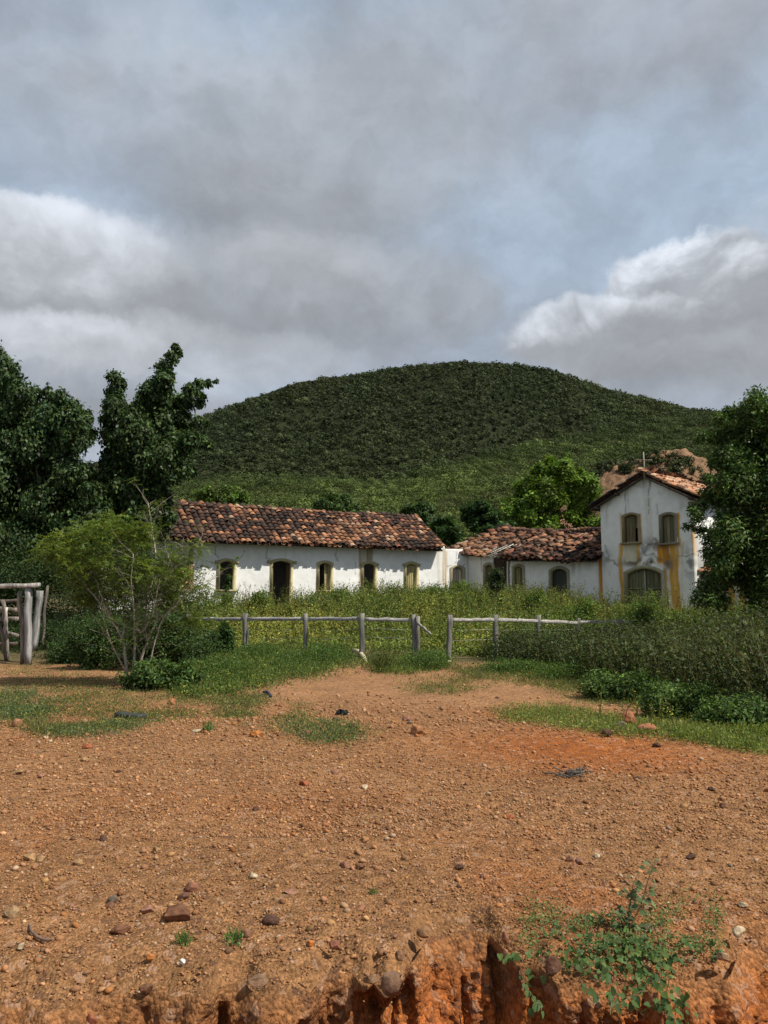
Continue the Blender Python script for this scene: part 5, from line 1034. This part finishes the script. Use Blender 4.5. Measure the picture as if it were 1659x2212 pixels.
# nameless loose stones of the same sort
i_ = 0; taken = np.array([(a, b) for a, b, *_ in L_])
while i_ < 70:
    Y = 3.9+8.5*RNG.random()**1.2; x = (RNG.random()-.5)*1.04*Y
    if Y < EY(x, Y)+.06: continue
    px = CX+x/Y*F; w = (.010+.030*RNG.random()**2.2)*2*(1+.12*(Y-4)); 
    z = float(height(x, Y)); V = rock_shape(ico(2)[0] if i_ == 0 else I2v, 7, (.55, .9), .1, i_ % 30)*[w*.5, w*.42, w*.33] if i_ else None
    if V is None: I2v, I2f = ico(3); V = rock_shape(I2v, 7, (.55, .9), .1, 1)*[w*.5, w*.42, w*.33]
    a = RNG.random()*6.28; V = np.c_[V[:, 0]*math.cos(a)-V[:, 1]*math.sin(a), V[:, 0]*math.sin(a)+V[:, 1]*math.cos(a), V[:, 2]+w*.12]
    qi = RNG.integers(0, 8); pc = [BR, DB_, TN, PK, PK, RD, GY, CR][qi]; wd_ = ['brown', 'dark brown', 'tan', 'pinkish brown', 'pinkish brown', 'rust-red', 'greyish', 'cream'][qi]; o = mk('stone', V, I2f, M_stone, None, np.asarray(pc)*np.exp((fbm(V[:, 0]/w*5, V[:, 1]/w*5, 3, 4)-.5)*.9)[:, None]*np.ones((1, 3))); o.location = (x, Y, z)
    tag(o, 'small %s stone, one of many loose on the gravel' % wd_, 'stone', 'small %s stones loose on the gravel' % wd_); i_ += 1
# gravel: countless pebbles
protos = []
for k in range(14): V = rock_shape(I1[0], 5, (.5, .9), 0); V = V*[1, .8, .6]; protos.append(V)
def pebbles(n, ymin, ymax, pw, smin, smax, p2):
    y = ymin+(ymax-ymin)*RNG.random(n)**pw; x = (RNG.random(n)-.5)*(1.1*y+.4); k = y > EY(x, y)+.01; x, y = x[k], y[k]; gm = fbm(x*.5, y*.5, 3, 77)
    o_ = np.exp(-(((x-2.2)/1.6)**2+((y-8.5)/.9)**2)); k = RNG.random(len(x)) < (.35+1.1*gm)*(1-.85*o_)*(1-.85*sstep(10.5, 13, y)); x, y = x[k], y[k]
    s = (smin+(smax-smin)*RNG.random(len(x))**p2)*(1+.05*(y-4)); return x, y, s
sets = [pebbles(50000, 3.3, 6.5, 1., .0028, .012, 3.2), pebbles(42000, 5.5, 13, 1.2, .005, .018, 3.), pebbles(6500, 3.4, 14, 1.0, .010, .030, 3.5), pebbles(4500, 9, 19, 1., .012, .04, 3.)]
x, y, s = [np.concatenate(q) for q in zip(*sets)]; n = len(x); z = height(x, y)
dd = y-EY(x, y); z = np.where(dd < 3, z*sstep(0, .8, dd)-lip*(1-sstep(0, .35, dd))*(.5+fbm(x*6, y*6, 3, 81)), z)
PC = np.array([(.40,.21,.11),(.34,.165,.08),(.28,.125,.055),(.18,.08,.042),(.42,.26,.15),(.48,.36,.25),(.38,.22,.09),(.13,.08,.055),(.36,.14,.045),(.32,.16,.09)])*.88
pw = np.array([.16,.18,.18,.13,.10,.035,.08,.035,.06,.08]); ci = RNG.choice(10, n, p=pw/pw.sum()); col = (PC[ci]*.62+.38*ground_col(x, y))*np.exp(RNG.normal(size=(n, 1))*.2)
pi = RNG.integers(0, 14, n); Vs, Fs, Cs = [], [], []; off = 0; I1f = I1[1]
for q in range(14):
    k = np.where(pi == q)[0]; m = len(k); a = RNG.random((m, 3))*6.28; V0 = protos[q]; nv = len(V0)
    ca, sa_ = np.cos(a[:, 0])[:, None], np.sin(a[:, 0])[:, None]; vx = V0[None, :, 0]*ca-V0[None, :, 1]*sa_; vy = V0[None, :, 0]*sa_+V0[None, :, 1]*ca; vz = np.broadcast_to(V0[None, :, 2], vx.shape)*(.7+.5*RNG.random((m, 1)))
    tl = RNG.normal(size=(m, 1))*.3; vz = vz+vx*tl; ss = s[k][:, None]
    V = np.stack([x[k][:, None]+vx*ss, y[k][:, None]+vy*ss, z[k][:, None]+vz*ss+ss*.25], -1).reshape(-1, 3); Vs.append(V); Fs.append((np.arange(m)[:, None, None]*nv+I1f[None]).reshape(-1, 3)+off); off += len(V)
    Cs.append(np.repeat(col[k], nv, 0))
tag(mk('gravel', np.vstack(Vs), np.vstack(Fs), surf_mat('pebble', 90, .15, .9, 0, 60, .001, spec=.1), None, np.vstack(Cs)), 'loose reddish gravel and pebbles covering the open ground', 'gravel', kind='stuff')

# ------------------------------------------------------------------ creeping plant and tall mallow on the lip of the bank
HX = np.array([(0, 0), (.30, -.10), (.50, .12), (.46, .42), (.25, .75), (0, 1.), (-.25, .75), (-.46, .42), (-.50, .12), (-.30, -.10)])
def big_leaf(mb, p, L, N, A, col, fold=.18):
    N = unit(np.asarray(N, float)); A = unit(np.cross(np.cross(N, A), N)); B = np.cross(A, N); V = [p+A*L*.42]
    for (u, v) in HX: V.append(p+A*L*v+B*L*u*.92+N*(abs(u)*fold*L-.12*L*v*v))
    V.append(p+A*L*.0+N*.0); m = len(HX); k = np.arange(m); mb.add(np.array(V), [np.stack([0*k, k+1, (k+1) % m+1], -1)], col)
def leafcol(): return np.array([.068, .115, .032])*np.exp(RNG.normal()*.25)*(1+np.array([RNG.normal()*.1, 0, RNG.normal()*.1]))
cp = gp(1360, 2080); o_pl = np.array([cp[0], float(EY(cp[0], cp[1]))+.02, -.03]); pr_ = empty('creeping_plant', o_pl, 0, 'creeping heart-leaved plant spilling over the lip of the red bank', 'plant'); ml, ms = MB(), MB()
VL = [(1360,2040,60,26,150,.0),(1290,2040,70,26,80,.0),(1420,2060,50,25,100,.0),(1300,2090,70,22,60,-.06),(1390,2110,50,22,50,-.08),(1250,2070,50,22,40,-.03),(1210,2010,30,15,26,.05),(1150,2060,50,14,18,-.04),(1440,2150,30,40,30,-.14),(1475,2180,22,30,22,-.16),(1350,2150,30,30,20,-.14),(1500,2040,35,20,26,.03),(1340,1995,60,16,36,.08),(1275,1985,30,16,22,.05),(1545,2060,25,18,14,.0),(1140,2110,16,40,9,-.08)]
for (px, py, sx_, sy_, n, off) in VL:
    for _ in range(int(n*.75)):
        x0, y0 = px+RNG.normal()*sx_*.55, py+RNG.normal()*sy_*.6; d = ray(x0, y0); Ye = float(EY(d[0]/d[1]*3.7, 3.7)); g_ = -CAMZ*d[1]/d[2]
        Y = min(g_-.04*RNG.random()-.03, Ye+.7) if g_ > Ye else Ye-.10-.10*RNG.random()-.30*max(0, y0-2110)/90
        p = at(x0, y0, Y); L = .013+.022*RNG.random()**1.3; N = np.array([RNG.normal()*.5+.15, -.55+RNG.normal()*.35, .75+RNG.normal()*.3]); A = np.array([RNG.normal(), -.3+RNG.normal()*.4, -.55])
        big_leaf(ml, p, L, N, A, leafcol()); q = p+[RNG.normal()*.025, .02, -.03-.03*RNG.random()]; ml.tube([q, p], .0012, 3, (.12, .15, .05), caps=False)
for P in ([(1300,2080),(1312,2110),(1320,2150),(1318,2190)],[(1205,2100),(1150,2110),(1120,2060),(1090,2070)],[(1120,2095),(1135,2130),(1155,2160),(1172,2180)],[(1430,2130),(1440,2165),(1455,2200)],[(1380,2120),(1370,2150),(1340,2170),(1310,2160)],[(1250,2110),(1270,2140),(1300,2150),(1360,2150),(1400,2140)]):
    W3 = []
    for x0, y0 in P: d = ray(x0, y0); Ye = float(EY(d[0]/d[1]*3.7, 3.7)); W3.append(at(x0, y0, Ye-.14-.30*max(0, y0-2110)/90))
    q = np.linspace(0, 1, 12); i3 = np.linspace(0, 1, len(P)); W3 = np.array(W3); W4 = np.stack([np.interp(q, i3, W3[:, k]) for k in range(3)], -1)+RNG.normal(size=(12, 3))*.004; MB().tube(W4, .002, 4, (.20, .17, .09)).build('runner', M_leaf, pr_, off=o_pl)
    for k in range(1, 12, 1):
        if RNG.random() < .5: big_leaf(ml, W4[k]+[0, -.01, 0], .022+.015*RNG.random(), (RNG.normal()*.4, -.7, .6), (RNG.normal(), 0, -1), leafcol())
# small sprays of tiny leaves between the big ones
pxs = 1100+480*RNG.random(5200); pys = 2010+RNG.normal(size=5200)*32; k = (fbm(pxs/40, pys/25, 3, 8) > .47) & (abs(pxs-1330) < 240); x, y, z = gpv(pxs[k], np.minimum(pys[k], 2098)); kk = (y > EY(x, y)+.0); P = np.stack([x, y, z], -1)[kk]
Vt = leaves(P+[0, 0, .012]+np.c_[RNG.normal(size=(len(P), 2))*.01, RNG.random(len(P))*.035], .013, .6, RNG.normal(size=(len(P), 3))*.5+[0, -.3, .8], None, (.11, .15, .045), .3)
ml.add(Vt[0], [Vt[1]], Vt[2]); ml.build('leaves', M_leaf, pr_, off=o_pl)
o_m = gp(1352, 2012); mr = empty('mallow_plant', o_m, 0, 'upright spindly plant with scalloped leaves rising above the creeping one', 'plant'); ml, ms = MB(), MB()
for P in ([(1355,2012),(1370,1985),(1385,1955),(1396,1915),(1405,1885),(1413,1870)],[(1352,2010),(1358,1975),(1362,1945),(1366,1920),(1368,1905)],[(1375,1975),(1392,1950),(1398,1940)],[(1350,2008),(1342,1990),(1335,1978)]):
    W3 = np.array([at(x0, y0, o_m[1]-.02) for x0, y0 in P]); q = np.linspace(0, 1, 14); i3 = np.linspace(0, 1, len(P)); W4 = np.stack([np.interp(q, i3, W3[:, k]) for k in range(3)], -1); ms.tube(W4, np.linspace(.0035, .0015, 14), 5, (.13, .09, .045))
    for k in range(3, 14):
        for _ in range(1+int(RNG.random() < .6)):
            s_ = RNG.choice([-1, 1]); ln = (.028+.03*RNG.random())*(1.25-k/14); e = W4[k]+np.array([s_*ln*(.6+.6*RNG.random()), RNG.normal()*.03, .01+RNG.normal()*.015]); ms.tube([W4[k], e], .001, 3, (.14, .14, .06), caps=False)
            big_leaf(ml, e, (.018+.022*RNG.random())*(1.2-.6*k/14), (RNG.normal()*.4, -.5, .75), (s_, RNG.normal()*.3, -.6), np.array([.095, .135, .055])*np.exp(RNG.normal()*.2))
ml.build('leaves', M_leaf, mr, off=o_m); ms.build('stems', M_bark, mr, off=o_m)
for (px, py, w, lab) in ((398,2040,.05,'tiny green sprout with pale flowers right of the small orange stone'),(508,2036,.055,'tiny green sprout on the gravel below the blackish stone'),(452,1580,.10,'small grassy tuft on the far left gravel'),(806,1932,.03,'tiny sprout in the middle of the gravel')):
    p = gp(px, py); V, Fq, c = cover(np.tile(p, (26, 1))+np.c_[RNG.normal(size=(26, 2))*w*.35, np.zeros(26)], w*.8, w*.45, .35, (.10, .16, .045), 5, spreadr=w*.2, grass=.6); o = plain(V, Fq, c, 'sprout', M_weed, None, p); tag(o, lab, 'sprout')
